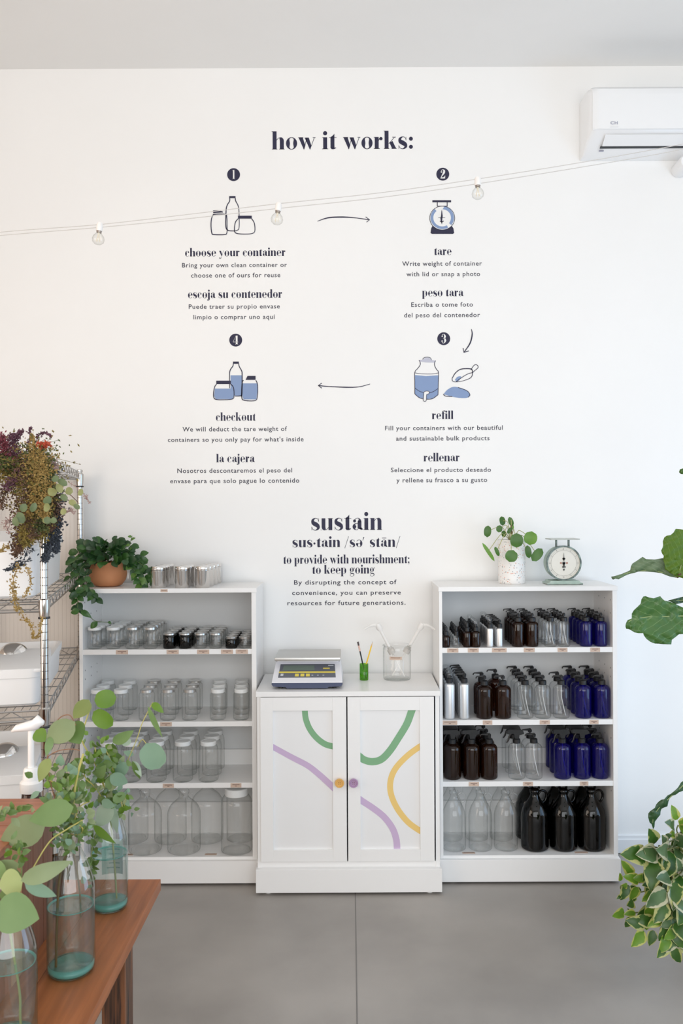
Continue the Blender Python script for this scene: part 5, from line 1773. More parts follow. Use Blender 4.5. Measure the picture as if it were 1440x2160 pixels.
def on_ac(x0, x1, f0, f1, lift, th=.003):
    """strip on the slanted underside between profile points 1..3 (f 0..1 from wall side up)"""
    p0, p1 = Vector((0, DW - .06, zb + .002)), Vector((0, DW - .170, zb + .062))
    nv = Vector((0, -(p1.z - p0.z), -(p0.y - p1.y))).normalized()
    vs = []
    for l_ in (lift - th, lift):
        for x, f_ in ((x0, f0), (x1, f0), (x1, f1), (x0, f1)):
            p = p0.lerp(p1, f_) + nv * l_
            vs.append((x, p.y, p.z))
    return MB().add(vs, [(4, 5, 6, 7), (0, 1, 5, 4), (1, 2, 6, 5), (2, 3, 7, 6), (3, 0, 4, 7)])


obj('air_outlet_slot', on_ac(ax0 + .068, ax1 - .05, .36, .45, .0075), mat('slot_dark', (.05, .055, .06), .5), t)
obj('louvre_vane', on_ac(ax0 + .075, ax1 - .06, .48, .98, .010), ACW, t)
obj('maker_mark', on_ac(ax0 + .068, ax0 + .09, .22, .27, .0075, .0035), MATS['logo_grey'], t)
q = W(1440, 348, 4.10)
t = thing('pipe_cover', 'white rounded pipe cover just below the air conditioner', 'pipe', (q.x, 4.1, q.z))
mb = MB()
for r_, y in ((.030, DW), (.034, DW - .01), (.036, DW - .12), (.031, DW - .128), (.012, DW - .130)):
    for i in range(20):
        an = 2 * pi * i / 20
        mb.v.append((q.x + .008 + r_ * 1.15 * cos(an), y, q.z + r_ * sin(an)))
for j in range(4):
    for i in range(20):
        a, b_ = j * 20 + i, j * 20 + (i + 1) % 20
        mb.f.append((a, b_, b_ + 20, a + 20))
mb.f.append(tuple(80 + i for i in range(20)))
obj('pipe_cap', mb, ACW, t, smooth=True)

SD = 3.0
t = thing('string_lights', 'white cord of string lights hung across the room', 'string lights', W(585, 440, SD))
CORD = mat('cord_grey', (.60, .58, .56), .5)
up = [(-260, 520), (0, 490), (207, 474), (400, 452), (585, 430), (800, 407), (1005, 378), (1230, 342), (1440, 304), (1620, 268)]
lo = [(-260, 522), (0, 497), (207, 480), (400, 461), (585, 440), (800, 417), (1005, 388), (1230, 352), (1440, 315), (1620, 272)]
for pts in (up, lo):
    obj('cord', MB().tube(catmull([W(x, y, SD) for x, y in pts], 6), .0013, 5), CORD, t, smooth=True)
BRASS = mat('bulb_screw_base', (.38, .33, .30), .35, .8)
FIL = mat('filament', (.93, .86, .72), .4)
SOCK = mat('socket_white', (.92, .90, .88), .4)
for (x, y, lean) in ((211, 470, -.10), (588, 428, -.12), (1007, 374, .0)):
    top = W(x, y, SD)
    dn = Vector((lean, -.05, -1)).normalized()
    s = top
    so = obj('socket', MB().tube([s, s + dn * .005, s + dn * .022, s + dn * .030], [.008, .011, .0115, .0105], 16), SOCK, t, smooth=True)
    obj('screw_base', MB().tube([s + dn * .028, s + dn * .036], [.0095, .0085], 14), BRASS, so, smooth=True)
    pr = [(0, .009), (.006, .012), (.014, .0185), (.024, .0215), (.034, .0195), (.041, .012), (.0445, .001)]
    obj('bulb', MB().tube([s + dn * (.035 + a) for a, _ in pr], [b_ for _, b_ in pr], 18), BULBGL, so, smooth='all')
    fm = MB()
    for k in range(4):
        an = pi / 4 + k * pi / 2
        o1 = Vector((cos(an), sin(an), 0))
        fm.tube([s + dn * .042 + o1 * .002, s + dn * .068 + o1 * .007], .0011, 5)
    fm.tube([s + dn * .034, s + dn * .046], [.005, .002], 8)
    obj('filament', fm, FIL, so)

# ================================================================ fiddle leaf fig and variegated pothos at the right
px0, py0 = 1.46, 3.36
POT = noise_mat('stone_pot', (.48, .45, .40), (.58, .55, .50), 6, .7, bump=.15)
t = thing('fiddle_leaf_fig', 'fiddle leaf fig with large leaves in a beige floor pot', 'plant', (px0, py0, 0))
obj('pot', MB().lathe([(.12, 0), (.15, .01), (.185, .18), (.195, .33), (.195, .35), (.178, .35), (.175, .32), (.001, .31)], (px0, py0, 0), 36, cap1=False), POT, t, smooth=True)
obj('soil', MB().lathe([(.174, .315), (.001, .32)], (px0, py0, 0), 24, cap1=False), MATS['soil'], t)
TRK = noise_mat('fig_trunk', (.15, .10, .06), (.26, .19, .12), 30, .8, bump=.4)
trunk = [(px0, py0, .31), (px0 + .02, py0 + .01, .7), (px0 - .01, py0, 1.2), (px0 + .02, py0 + .01, 1.6), (px0, py0, 1.95)]
obj('trunk', MB().tube(catmull(trunk, 5), [.016] * 7 + [.013] * 7 + [.010] * 7, 10), TRK, t, smooth=True)


def outline_leaf(name, m, parent, poly, cfun, mid, wmax, r=.0022, vm=None):
    """Large lobed leaf: outline at its own distance (cfun gives depth per pixel), triangulated with interior points and a raised midrib."""
    P = [W(x, y, cfun(x, y)) for x, y in poly]
    M_ = [W(x, y, cfun(x, y) + .004) for x, y in mid]
    bm = bmesh.new()
    uvl = bm.loops.layers.uv.new('UVMap')
    Md = catmull(M_, 6)
    ov = [bm.verts.new(p) for p in P]
    for i in range(len(ov)):
        bm.edges.new((ov[i], ov[(i + 1) % len(ov)]))
    bmesh.ops.triangle_fill(bm, edges=bm.edges[:], use_beauty=True)
    for _ in range(3):
        bmesh.ops.subdivide_edges(bm, edges=[e for e in bm.edges if e.calc_length() > .018], cuts=1)
        bmesh.ops.triangulate(bm, faces=bm.faces[:])
    a, b_ = Md[0], Md[-1]
    for v_ in bm.verts:
        best, bi = 1e9, 0
        for i, q_ in enumerate(Md):
            dd_ = ((v_.co.x - q_.x) ** 2 + (v_.co.z - q_.z) ** 2) ** .5
            if dd_ < best:
                best, bi = dd_, i
        v_.co.y += -.35 * best * (1 - .5 * min(1, best / wmax)) + .006 * sin(best * 180 + bi)
        v_.normal_update()
    for f_ in bm.faces:
        for lp in f_.loops:
            best, bi = 1e9, 0
            for i, q_ in enumerate(Md):
                dd_ = ((lp.vert.co.x - q_.x) ** 2 + (lp.vert.co.z - q_.z) ** 2) ** .5
                if dd_ < best:
                    best, bi = dd_, i
            lp[uvl].uv = (bi / (len(Md) - 1), best / wmax)
        f_.smooth = True
    me = bpy.data.meshes.new(name)
    bm.normal_update()
    bm.to_mesh(me)
    bm.free()
    me.materials.append(m)
    o = obj(name, me, None, parent)
    so = o.modifiers.new('thickness', 'SOLIDIFY')
    so.thickness = .0008
    obj('midrib', MB().tube([p + Vector((0, -.004, 0)) for p in Md], [r * (1 - .6 * i / len(Md)) for i in range(len(Md))], 6), vm or MATS['fig_rib'], o, smooth=True)
    return o


mat('fig_rib', (.30, .38, .16), .5)
FIG = leaf_mat('fig_leaf', (.05, .14, .025), (.085, .20, .04), .15, .38, vein=(.20, .32, .12), scale=6)
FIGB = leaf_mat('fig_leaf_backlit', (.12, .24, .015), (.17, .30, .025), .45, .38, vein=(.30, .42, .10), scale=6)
FIGG = leaf_mat('fig_leaf_grey', (.12, .20, .10), (.17, .26, .14), .15, .45, vein=(.32, .40, .26), scale=6)
FIGD = leaf_mat('fig_leaf_dark', (.02, .065, .022), (.035, .10, .03), .1, .35, vein=(.08, .15, .06), scale=6)
z8 = lambda P: [(1280 + x / 4.906, 960 + y / 4.906) for x, y in P]
z9 = lambda P: [(1280 + x / 6, 1680 + y / 6) for x, y in P]
f1 = lambda x, y: 3.12 + (x - 1380) * .0006
outline_leaf('leaf', FIGG, t, z8([(40, 1258), (48, 1280), (62, 1287), (80, 1276), (110, 1284), (130, 1272), (240, 1228), (320, 1205), (400, 1205), (480, 1210), (560, 1222), (640, 1255), (720, 1270), (720, 1150), (640, 1080), (560, 1064), (480, 1078), (400, 1076), (355, 1050), (300, 1090), (250, 1120), (240, 1150), (240, 1190), (200, 1212), (150, 1230)]),
             lambda x, y: 3.20 - (x - 1290) * .0004, z8([(720, 1262), (560, 1212), (400, 1196), (240, 1212), (50, 1270)]), .05, .0025)
outline_leaf('leaf', FIGB, t, z8([(545, 985), (560, 930), (570, 850), (600, 832), (640, 826), (668, 800), (690, 762), (740, 765), (785, 772), (860, 780), (930, 850), (950, 1000), (930, 1130), (880, 1240), (785, 1275), (700, 1250), (640, 1215), (590, 1180), (575, 1120), (565, 1040)]),
             lambda x, y: 3.12 + (1250 - y) * .0002, z8([(740, 1240), (750, 1180), (780, 1080), (830, 960), (860, 820)]), .09)
outline_leaf('leaf', FIG, t, z8([(185, 1745), (190, 1730), (215, 1708), (252, 1690), (250, 1640), (262, 1600), (295, 1565), (330, 1530), (345, 1490), (362, 1460), (385, 1455), (420, 1470), (460, 1476), (500, 1462), (530, 1455), (552, 1475), (575, 1500), (620, 1508), (680, 1530), (785, 1580), (900, 1615), (1010, 1670), (1010, 1760), (900, 1810), (785, 1840), (730, 1848), (690, 1870), (655, 1905), (638, 1948), (560, 1948), (480, 1944), (430, 1925), (390, 1895), (368, 1860), (355, 1835), (310, 1836), (268, 1828), (225, 1800), (195, 1795), (185, 1770)]),
             lambda x, y: 3.05 + (x - 1320) * .0003, z8([(1010, 1700), (800, 1665), (620, 1668), (450, 1670), (260, 1700), (190, 1760)]), .10, .003)
outline_leaf('leaf', FIGD, t, z8([(630, 1505), (690, 1485), (785, 1466), (900, 1455), (980, 1480), (960, 1520), (860, 1530), (785, 1528), (700, 1538)]),
             lambda x, y: 3.28, z8([(960, 1500), (785, 1500), (640, 1508)]), .03)
outline_leaf('leaf', FIGD, t, z9([(960, -200), (860, -100), (800, -30), (740, 5), (680, 40), (620, 100), (560, 160), (520, 215), (515, 260), (528, 320), (560, 350), (577, 408), (592, 375), (605, 320), (640, 270), (660, 220), (690, 160), (750, 115), (775, 60), (820, -5), (900, -60), (980, -90)]),
             lambda x, y: 3.08, z9([(960, -150), (800, 0), (660, 130), (580, 260), (575, 400)]), .04)
outline_leaf('leaf', FIG, t, [(1434, 990), (1432, 996), (1436, 1000), (1446, 1001), (1470, 990), (1480, 970), (1460, 975), (1444, 986)],
             lambda x, y: 3.12, [(1478, 975), (1450, 990), (1435, 996)], .03)
for (x, y, d_), z_ in (((1428, 1218, 3.14), 1.5), ((1430, 1213, 3.12), 1.5), ((1480, 1300, 3.06), 1.42), ((1480, 1263, 3.28), 1.45), ((1445, 1656, 3.08), .85), ((1478, 975, 3.12), 1.85)):
    e_ = W(x, y, d_)
    obj('petiole', MB().tube(catmull([Vector((px0, py0, z_)), Vector((px0 - .04, (py0 + d_) / 2, z_ + .01)), e_], 4), .003, 6), mat('fig_petiole', (.10, .05, .03), .6), t, smooth=True)

# pothos: variegated leaves over the rim and down to the floor
rp_ = random.Random(23)
t = thing('variegated_pothos', 'bushy cream-edged pothos spilling around the beige floor pot', 'plant', (px0, py0 - .05, .33))
PV = [leaf_mat('pothos_leaf', (.03, .09, .012), (.06, .15, .02), .2, .35, scale=18, variegate=(.46, .46, .17)),
      leaf_mat('pothos_leaf_cream', (.06, .12, .04), (.11, .19, .07), .2, .35, scale=18, variegate=(.52, .50, .32)),
      leaf_mat('pothos_leaf_fresh', (.12, .27, .02), (.20, .36, .04), .3, .35, scale=18, variegate=(.55, .56, .15))]
PVS = mat('pothos_stem', (.16, .18, .07), .6)


def pz(x, y, d):
    return W(1280 + x / 6, 1680 + y / 6, d)


def pvine(pts, n, size, mats, dd=0.0):
    P = catmull([pz(x, y, d + dd) for x, y, d in pts], 6)
    obj('vine_stem', MB().tube(P, .0025, 5), PVS, t, smooth=True)
    for k in range(n):
        u = (k + .7) / n * (len(P) - 1)
        i = min(int(u), len(P) - 2)
        c = P[i].lerp(P[i + 1], u - i)
        td = (P[i + 1] - P[i]).normalized()
        sd = 1 if k % 2 else -1
        side = td.cross(Vector((0, 1, 0))).normalized()
        d = td * .7 + side * sd * rp_.uniform(.4, 1.0) + Vector((0, rp_.uniform(-.5, .1), rp_.uniform(-.5, .1)))
        s_ = size * .80 * rp_.uniform(.75, 1.2)
        b0 = c + d.normalized() * .02
        leaf('leaf', rp_.choice(mats), t, b0, b0 + d.normalized() * s_, (rp_.uniform(-.4, .4), -1, rp_.uniform(.1, .8)), s_ * .72, shape='heart', nu=6, bend=rp_.uniform(.03, .12), fold=.10)


pvine([(960, 560, 3.3), (880, 620, 3.2), (760, 660, 3.1), (600, 640, 3.05)], 9, .095, PV[:2])
pvine([(960, 600, 3.3), (820, 740, 3.15), (660, 800, 3.08), (560, 800, 3.05)], 9, .09, PV[:2])
pvine([(960, 620, 3.25), (860, 640, 3.1), (720, 700, 3.04), (560, 760, 3.02)], 9, .12, PV[:2])
pvine([(980, 900, 3.1), (900, 1000, 3.0), (800, 1100, 2.97), (780, 1300, 2.96)], 9, .10, PV[:2])
pvine([(960, 560, 3.3), (900, 480, 3.2), (880, 420, 3.18), (900, 360, 3.18)], 8, .075, [PV[2], PV[0], PV[1]])
pvine([(900, 560, 3.2), (820, 560, 3.15), (760, 590, 3.12)], 4, .07, [PV[2], PV[1]])
pvine([(900, 800, 3.1), (700, 950, 3.06), (560, 1040, 3.06), (430, 1090, 3.08), (300, 1060, 3.1)], 10, .07, [PV[0], PV[2]])
pvine([(560, 1180, 3.08), (430, 1210, 3.1), (290, 1220, 3.1), (200, 1200, 3.1), (170, 1140, 3.1), (240, 1100, 3.1)], 7, .035, [PV[0], PV[2]])
pvine([(800, 900, 3.1), (680, 1080, 3.05), (610, 1200, 3.03), (600, 1320, 3.03)], 8, .085, [PV[0], PV[2]])
pvine([(760, 1000, 3.1), (640, 1300, 3.06), (480, 1440, 3.06), (330, 1470, 3.08), (260, 1420, 3.08)], 8, .06, [PV[0], PV[2]])
pvine([(900, 900, 3.1), (860, 1100, 3.03), (850, 1250, 3.0), (900, 1400, 3.0)], 8, .09, PV[:2])
pvine([(800, 1000, 3.1), (740, 1300, 3.04), (720, 1500, 3.0), (620, 1620, 3.0), (500, 1650, 3.0)], 10, .085, [PV[0], PV[2], PV[0]])
pvine([(860, 1200, 3.05), (820, 1500, 2.98), (800, 1700, 2.97), (800, 1850, 2.97)], 10, .085, [PV[0], PV[2]])
pvine([(960, 1300, 3.05), (930, 1500, 3.0), (900, 1650, 2.98), (880, 1800, 2.98)], 8, .09, PV)
pvine([(1000, 700, 3.2), (980, 900, 3.1), (970, 1100, 3.04), (990, 1300, 3.0)], 9, .10, PV[:2])
pvine([(1060, 500, 3.3), (1120, 800, 3.15), (1130, 1100, 3.08), (1100, 1500, 3.02)], 10, .10, PV[:2])
# ================================================================ wooden table, crate, vases (foreground left)
TZ = .75
TW = wood_mat('stained_table_wood', (.18, .050, .014), (.46, .155, .050), 'Y', 10, .45, (.32, .68))
LEGW = wood_mat('dark_leg_wood', (.012, .006, .004), (.20, .075, .028), 'Z', 16, .45, (.44, .58), .04)
tx1, ty1 = -.487, 2.172
tx0, ty0 = -1.33, .45
t = thing('wooden_table', 'reddish brown stained wooden plank table', 'table', ((tx0 + tx1) / 2, (ty0 + ty1) / 2, 0))
pw = (tx1 - tx0) / 6
for k in range(6):
    obj('plank', MB().box(tx0 + pw * k + .0004, tx0 + pw * (k + 1) - .0004, ty0, ty1, TZ - .028, TZ), TW, t, bevel=.0012)
for x in (tx1 - .02 - .052, tx0 + .02):
    for y in (ty1 - .205 - .07, ty0 + .1):
        lg = obj('leg', MB().box(x, x + .052, y, y + .07, 0, TZ - .028), LEGW, t, bevel=.0015)
obj('apron', MB().box(tx0 + .072, tx1 - .072, ty1 - .262, ty1 - .24, TZ - .10, TZ - .028), LEGW, t)
for x in (tx1 - .058, tx0 + .034):
    obj('apron', MB().box(x, x + .022, ty0 + .17, ty1 - .275, TZ - .10, TZ - .028), LEGW, t)

# crate with slatted side and top
CW = wood_mat('crate_wood', (.14, .05, .025), (.36, .15, .075), 'Y', 9, .5, (.3, .7))
CWT = wood_mat('crate_top_wood', (.26, .085, .04), (.52, .20, .10), 'X', 9, .4, (.3, .7))
CWL = wood_mat('crate_light_wood', (.38, .19, .09), (.52, .28, .14), 'Z', 9, .5, (.3, .7))
CWS = wood_mat('crate_side_wood', (.13, .050, .028), (.30, .13, .075), 'Z', 10, .5, (.3, .7))
kx1, kx0, ky1, ky0, kz1 = -.672, -1.22, 1.914, 1.50, 1.045
t = thing('wooden_crate', 'slatted reddish wooden crate standing on the table', 'crate', ((kx0 + kx1) / 2, (ky0 + ky1) / 2, TZ))
n_ = 7
sw = (ky1 - ky0) / n_
for k in range(n_):
    obj('side_slat', MB().box(kx1 - .012, kx1, ky0 + sw * k + .0015, ky0 + sw * (k + 1) - .0015, TZ + .001, kz1 - .014), CWL if k == 3 else CWS, t, bevel=.001)
for k in range(5):
    a = ky0 + (ky1 - ky0) * k / 5
    obj('top_slat', MB().box(kx0, kx1 + .004, a + .0015, a + (ky1 - ky0) / 5 - .0015, kz1 - .014, kz1), CWT, t, bevel=.001)
for k in range(5):
    a = kx0 + (kx1 - .012 - kx0) * k / 5
    obj('end_slat', MB().box(a + .001, a + (kx1 - .012 - kx0) / 5 - .001, ky1 - .012, ky1, TZ + .001, kz1 - .014), CWS, t)
    obj('end_slat', MB().box(a + .001, a + (kx1 - .012 - kx0) / 5 - .001, ky0, ky0 + .012, TZ + .001, kz1 - .014), CWS, t)

# amber bottle with white pump behind the crate
q = W(66, 1700, 2.03)
t = thing('pump_bottle', 'amber bottle with large white pump behind the wooden crate', 'bottle', (q.x, 2.03, TZ))
bx, by = q.x, 2.03
obj('glass_body', MB().lathe([(.046, 0), (.052, .004), (.054, .012), (.054, .185), (.050, .215), (.036, .243), (.022, .258), (.020, .285)], (bx, by, TZ + .0003), 28), AMBER, t, smooth='all')
PW = mat('pump_white', (.88, .87, .86), .3)
zc_ = TZ + .285
obj('collar', MB().lathe([(.026, -.012), (.026, .010), (.023, .013), (.020, .016), (.0175, .040), (.014, .045)], (bx, by, zc_), 24), PW, t, smooth=True)
obj('piston', MB().lathe([(.0075, .04), (.0070, .135)], (bx, by, zc_), 16), PW, t, smooth=True)
hd = MB()
sec = [(-.046, .128, .134, .004), (-.036, .129, .146, .010), (-.016, .130, .152, .015), (.004, .132, .158, .016), (.016, .134, .170, .013), (.024, .142, .162, .010), (.031, .146, .156, .006)]
for x, za, zb_, hw_ in sec:
    zm, rz = (za + zb_) / 2, (zb_ - za) / 2
    for i in range(12):
        an = 2 * pi * i / 12
        hd.v.append((bx + x, by + hw_ * cos(an), zc_ + zm + rz * sin(an)))
for j in range(len(sec) - 1):
    for i in range(12):
        a, b_ = j * 12 + i, j * 12 + (i + 1) % 12
        hd.f.append((a, b_, b_ + 12, a + 12))
hd.f += [tuple(reversed(range(12))), tuple((len(sec) - 1) * 12 + i for i in range(12))]
obj('pump_head', hd, PW, t, smooth='all')
# small dark bottle beside it
q = W(113, 1830, 1.99)
t = thing('amber_bottle', 'small olive-brown glass bottle standing behind the middle vase', 'bottle', (q.x, 1.99, TZ))
obj('glass_body', MB().lathe([(.022, 0), (.024, .004), (.024, .10), (.018, .118), (.010, .13), (.010, .15)], (q.x, 1.99, TZ + .0003), 22), glass_mat('olive_glass', (.42, .28, .03), (.15, .08, .01), .5), t, smooth='all')
obj('cap', MB().lathe([(.0125, .143), (.0125, .165)], (q.x, 1.99, TZ), 16), SILVER, t, smooth=True)


def vase(label, px, pyb, d, r, h, water, name='glass_vase', label_card=False):
    o = W(px, pyb, d)
    x, y = o.x, d
    t = thing(name, label, 'vase', (x, y, TZ))
    zs = h * .56
    nr = r * .36
    prof = [(r * .80, 0), (r * .93, .003), (r * .99, .010), (r, .022), (r, zs)]
    for k in range(1, 11):
        u = k / 10
        prof.append((nr + (r - nr) * (1 - u ** 1.5) ** 1.05 if u < 1 else nr, zs + (h * .86 - zs) * u))
    prof += [(nr, h * .93), (nr * 1.22, h * .935), (nr * 1.25, h * .975), (nr * 1.1, h), (nr * .9, h)]
    g = obj('glass_body', MB().lathe(prof, (x, y, TZ + .0003), 36, cap1=False), AQUA, t, smooth='all')
    obj('glass_base', MB().lathe([(r * .78, .002), (r * .95, .009), (r * .96, .016), (r * .7, .0185), (.001, .019)], (x, y, TZ), 36, cap1=False), AQUA_BASE, g, smooth='all')
    # water: side wall plus surface
    wm = MB().lathe([(r * .93, .021), (r * .955, .03), (r * .955, water - .003), (r * .97, water)], (x, y, TZ), 32, cap1=False)
    w_ = obj('water', wm, WATER, t, smooth='all')
    obj('water_surface', MB().lathe([(r * .97, water), (r * .92, water - .0015), (r * .5, water - .002), (.001, water - .002)], (x, y, TZ), 32, cap0=False, cap1=False), AQUA_SURF, w_, smooth='all')
    obj('meniscus', MB().lathe([(r * .972, water + .0015), (r * .955, water - .001), (r * .90, water - .0012)], (x, y, TZ), 32, cap0=False, cap1=False), AQUA_BASE, w_, smooth='all')
    if label_card:
        lm = MB()
        for k in range(10):
            a0, a1 = radians(60 + 7 * k), radians(67 + 7 * k)
            lm.add([(x + r * 1.004 * cos(a), y + r * 1.004 * sin(a), TZ + z_) for a, z_ in ((a0, .062), (a1, .062), (a1, .145), (a0, .145))], [(0, 1, 2, 3)])
        lc = obj('paper_label', lm, mat('paper_label_pale', (.75, .82, .78), .6), t)
        for i in range(6):
            lm = MB()
            for k in range(6 - i % 2):
                a0, a1 = radians(72 + 7 * k), radians(79 + 7 * k)
                zz = .075 + .011 * i
                lm.add([(x + r * .998 * cos(a), y + r * .998 * sin(a), TZ + z_) for a, z_ in ((a0, zz), (a1, zz), (a1, zz + .003), (a0, zz + .003))], [(0, 1, 2, 3)])
            obj('printed_line', lm, mat('label_teal_print', (.25, .42, .38), .6), lc)
    return Vector((x, y, TZ))


v1 = vase('aqua glass bottle vase with paper label, farthest on the table', 231, 1890, 2.02, .0430, .288, .128, label_card=True)
v2 = vase('aqua glass bottle vase in the middle, half full of water', 150, 2020, 1.74, .0475, .300, .135)
v3 = vase('aqua glass bottle vase nearest the corner, partly out of view', 20, 2230, 1.50, .0470, .290, .145)

EU = {'bright': leaf_mat('eucalyptus_bright', (.13, .26, .025), (.19, .33, .05), .40, .45, scale=12),
      'sage': leaf_mat('eucalyptus_sage', (.235, .30, .15), (.29, .36, .19), .30, .55, scale=12),
      'blue': leaf_mat('eucalyptus_blue_green', (.20, .33, .23), (.26, .40, .28), .30, .55, scale=12),
      'pale': leaf_mat('eucalyptus_pale', (.38, .50, .38), (.44, .56, .44), .35, .5, scale=12),
      'olive': leaf_mat('eucalyptus_olive', (.24, .30, .09), (.31, .37, .13), .35, .55, scale=12),
      'dark': leaf_mat('eucalyptus_dark', (.09, .17, .035), (.14, .23, .06), .30, .5, scale=12),
      'green': leaf_mat('eucalyptus_green', (.17, .28, .10), (.22, .34, .13), .35, .5, scale=12),
      'yellow': leaf_mat('eucalyptus_yellow_green', (.42, .50, .20), (.48, .56, .26), .40, .5, scale=12)}
YST = mat('yellow_stem', (.46, .42, .12), .5)
RST = mat('reddish_stem', (.28, .13, .07), .5)
GST = mat('green_stem', (.20, .24, .08), .5)
BST = mat('dark_wet_stem', (.10, .07, .02), .5)


def sprig(label, base):
    return thing('eucalyptus_sprig', label, 'foliage', base)


def stem(t, pts, r=.0018, m=YST):
    P = catmull([W(x, y, d) if not isinstance(x, Vector) else x for x, y, d in pts], 8)
    return obj('stem', MB().tube(P, r, 6), m, t, smooth=True)


rs = random.Random(5)


def E(t, lst):
    for (x0, y0, x1, y1, w_, d, c, *o) in lst:
        sh = o[0] if o else 'ovate'
        x1, y1, w_ = x0 + (x1 - x0) * 1.1, y0 + (y1 - y0) * 1.1, w_ * 1.14
        pleaf('leaf', EU[c], t, (x0, y0), (x1, y1), d, w_, (rs.uniform(-.35, .35), rs.uniform(-.2, .4)), sh, dd=rs.uniform(-.02, .02), nu=9, bend=rs.uniform(.02, .09), fold=rs.uniform(.02, .08))


# far vase: tall branch with big round leaves
t = sprig('tall eucalyptus branch with large round leaves in the far vase', v1)
stem(t, [(246, 1895, 2.01), (242, 1830, 2.02), (236, 1760, 2.03), (228, 1690, 2.03)], .0022, GST)
stem(t, [(228, 1690, 2.03), (205, 1620, 2.0), (172, 1560, 1.98), (180, 1525, 1.98), (192, 1490, 1.98)], .0016, YST)
stem(t, [(228, 1690, 2.03), (258, 1630, 2.0), (288, 1560, 1.98), (300, 1525, 1.98), (322, 1482, 1.98)], .0010, YST)
stem(t, [(290, 1575, 1.98), (300, 1560, 1.97), (310, 1572, 1.96)], .0009, YST)
E(t, [(199, 1478, 241, 1472, 34, 1.97, 'bright', 'round'), (197, 1501, 234, 1528, 32, 1.98, 'bright', 'round'), (188, 1476, 158, 1512, 30, 1.96, 'olive', 'ovate'),
      (238, 1567, 278, 1543, 22, 1.96, 'green', 'ovate'), (308, 1568, 334, 1616, 46, 1.95, 'blue', 'round'), (312, 1490, 340, 1550, 13, 1.97, 'green', 'lance'),
      (320, 1483, 343, 1502, 14, 1.98, 'bright', 'ovate'), (279, 1605, 294, 1640, 10, 1.97, 'dark', 'lance'), (282, 1605, 297, 1636, 12, 1.98, 'pale', 'lance'),
      (236, 1696, 206, 1740, 34, 1.96, 'pale', 'ovate'), (240, 1700, 246, 1752, 16, 1.97, 'pale', 'ovate'), (196, 1740, 240, 1776, 15, 1.95, 'bright', 'lance'), (240, 1640, 268, 1612, 24, 2.0, 'blue', 'round'),
      (268, 1555, 262, 1572, 20, 1.99, 'pale', 'round'), (232, 1636, 266, 1650, 26, 1.95, 'blue', 'ovate'), (222, 1660, 252, 1640, 24, 1.96, 'green', 'ovate'),
      (205, 1640, 222, 1616, 20, 1.96, 'green', 'ovate'), (238, 1690, 262, 1676, 18, 1.96, 'green', 'round'), (214, 1690, 240, 1700, 18, 1.95, 'blue', 'ovate'), (216, 1592, 258, 1600, 22, 2.0, 'dark', 'ovate'), (222, 1572, 246, 1585, 14, 2.0, 'bright', 'ovate')])
# far vase: bushy small-leaved sprays
t = sprig('bushy small-leaved eucalyptus sprays filling the far vase neck', v1)


def spray(t, pts, n, size, cols, spread, rnd=rs, st=YST, r=.0013):
    P = catmull([W(x, y, d) for x, y, d in pts], 8)
    obj('stem', MB().tube(P, r, 5), st, t, smooth=True)
    for k in range(n):
        u = rnd.uniform(.05, 1) * (len(P) - 1)
        i = min(int(u), len(P) - 2)
        c = P[i] + Vector((rnd.gauss(0, spread), rnd.gauss(0, spread * .7), rnd.gauss(0, spread)))
        d = Vector((rnd.uniform(-1, 1), rnd.uniform(-.6, .4), rnd.uniform(-.8, 1)))
        s_ = size * rnd.uniform(.7, 1.3)
        leaf('leaf', EU[rnd.choice(cols)], t, c, c + d.normalized() * s_, (rnd.uniform(-.8, .8), -1, rnd.uniform(-.4, .9)), s_ * rnd.uniform(.5, .75), shape='ovate', nu=4, bend=.08, fold=.08)


C1 = ['green', 'blue', 'dark', 'sage', 'bright']
spray(t, [(228, 1690, 2.02), (215, 1640, 2.0), (205, 1600, 1.98), (200, 1575, 1.98)], 60, .020, C1, .018)
spray(t, [(232, 1700, 2.02), (240, 1650, 2.0), (235, 1610, 1.98), (222, 1580, 1.98)], 60, .021, C1, .017)
spray(t, [(225, 1700, 2.02), (200, 1660, 1.97), (180, 1640, 1.96), (172, 1600, 1.96)], 34, .022, C1, .015)
spray(t, [(235, 1700, 2.01), (262, 1680, 1.98), (260, 1710, 1.97), (256, 1690, 1.97)], 26, .016, C1, .010)
spray(t, [(210, 1740, 1.97), (196, 1780, 1.95), (192, 1820, 1.94), (190, 1860, 1.94)], 26, .019, ['green', 'dark', 'sage'], .008, st=GST)
# middle vase
t = sprig('eucalyptus branch with broad leaves in the middle vase', v2)
stem(t, [(118, 2040, 1.72), (120, 1950, 1.73), (126, 1850, 1.74), (144, 1790, 1.74), (150, 1755, 1.74)], .0026, BST)
stem(t, [(170, 1935, 1.76), (168, 1880, 1.75), (156, 1800, 1.74), (148, 1755, 1.74)], .0018, BST)
stem(t, [(150, 1755, 1.74), (154, 1700, 1.73), (162, 1640, 1.73), (176, 1590, 1.73)], .0024, YST)
stem(t, [(174, 1730, 1.70), (140, 1750, 1.68), (105, 1775, 1.66), (70, 1830, 1.64)], .0014, YST)
stem(t, [(150, 1755, 1.74), (120, 1700, 1.72), (100, 1600, 1.72), (118, 1525, 1.72), (145, 1508, 1.72), (160, 1530, 1.72)], .0010, RST)
stem(t, [(135, 1720, 1.73), (100, 1640, 1.74), (98, 1602, 1.74), (120, 1585, 1.74), (150, 1580, 1.74), (168, 1583, 1.74)], .0010, RST)
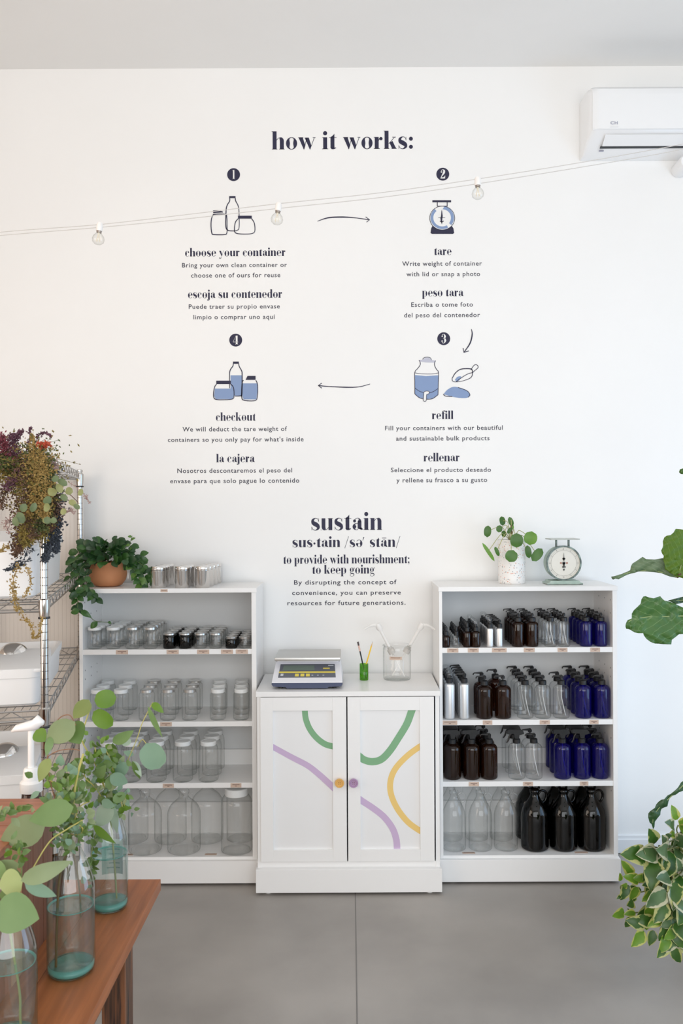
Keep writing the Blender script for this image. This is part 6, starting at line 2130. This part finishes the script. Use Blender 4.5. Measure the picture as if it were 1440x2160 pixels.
E(t, [(158, 1522, 104, 1560, 44, 1.70, 'sage', 'ovate'), (150, 1524, 168, 1565, 44, 1.73, 'dark', 'ovate'), (108, 1552, 98, 1592, 15, 1.71, 'green', 'lance'),
      (106, 1600, 84, 1645, 26, 1.70, 'olive', 'ovate'), (76, 1540, 94, 1562, 28, 1.80, 'bright', 'ovate'),
      (155, 1702, 70, 1728, 48, 1.64, 'green', 'ovate'), (96, 1738, 10, 1768, 58, 1.66, 'sage', 'ovate')])
t = sprig('bushy small-leaved eucalyptus sprays filling the middle vase neck', v2)
spray(t, [(150, 1755, 1.74), (135, 1700, 1.72), (120, 1660, 1.71), (105, 1645, 1.71)], 60, .021, C1, .017)
spray(t, [(150, 1755, 1.74), (145, 1700, 1.73), (140, 1660, 1.73), (135, 1640, 1.73)], 46, .022, C1, .016)
spray(t, [(150, 1760, 1.74), (160, 1720, 1.72), (170, 1700, 1.72), (190, 1690, 1.72)], 22, .018, C1, .015)
spray(t, [(146, 1800, 1.73), (140, 1780, 1.70), (135, 1770, 1.69), (120, 1760, 1.69)], 34, .014, ['dark', 'green', 'blue'], .014, st=GST)
spray(t, [(150, 1760, 1.74), (168, 1760, 1.70), (175, 1750, 1.69), (168, 1740, 1.69)], 20, .016, ['dark', 'blue', 'green'], .010)
spray(t, [(70, 1700, 1.64), (40, 1700, 1.62), (20, 1715, 1.61), (0, 1716, 1.60)], 14, .022, ['dark', 'green', 'sage'], .008, st=GST, r=.001)
spray(t, [(45, 1850, 1.60), (45, 1815, 1.60), (40, 1790, 1.60), (30, 1780, 1.60)], 24, .016, ['dark', 'green', 'bright'], .010, st=GST, r=.0016)
# near vase
t = sprig('eucalyptus branch with very broad pale leaves in the nearest vase', v3)
stem(t, [(62, 2240, 1.48), (44, 2160, 1.48), (42, 2100, 1.49), (30, 2020, 1.50), (20, 1960, 1.50)], .0022, GST)
stem(t, [(20, 1960, 1.50), (10, 1920, 1.48), (20, 1880, 1.46), (45, 1857, 1.44)], .0020, YST)
E(t, [(48, 1857, 2, 1868, 52, 1.42, 'yellow', 'ovate'), (44, 1858, 142, 1820, 34, 1.40, 'sage', 'ovate'), (52, 1862, 113, 1888, 24, 1.41, 'blue', 'ovate'), (10, 1850, -10, 1815, 34, 1.44, 'green', 'ovate'),
      (-12, 1915, 74, 1936, 72, 1.38, 'green', 'ovate'), (40, 1822, -20, 1832, 34, 1.46, 'sage', 'ovate'), (6, 1900, 20, 1870, 20, 1.45, 'green', 'ovate')])

# pale wooden rod at the frame edge
q = W(1, 1700, 1.95)
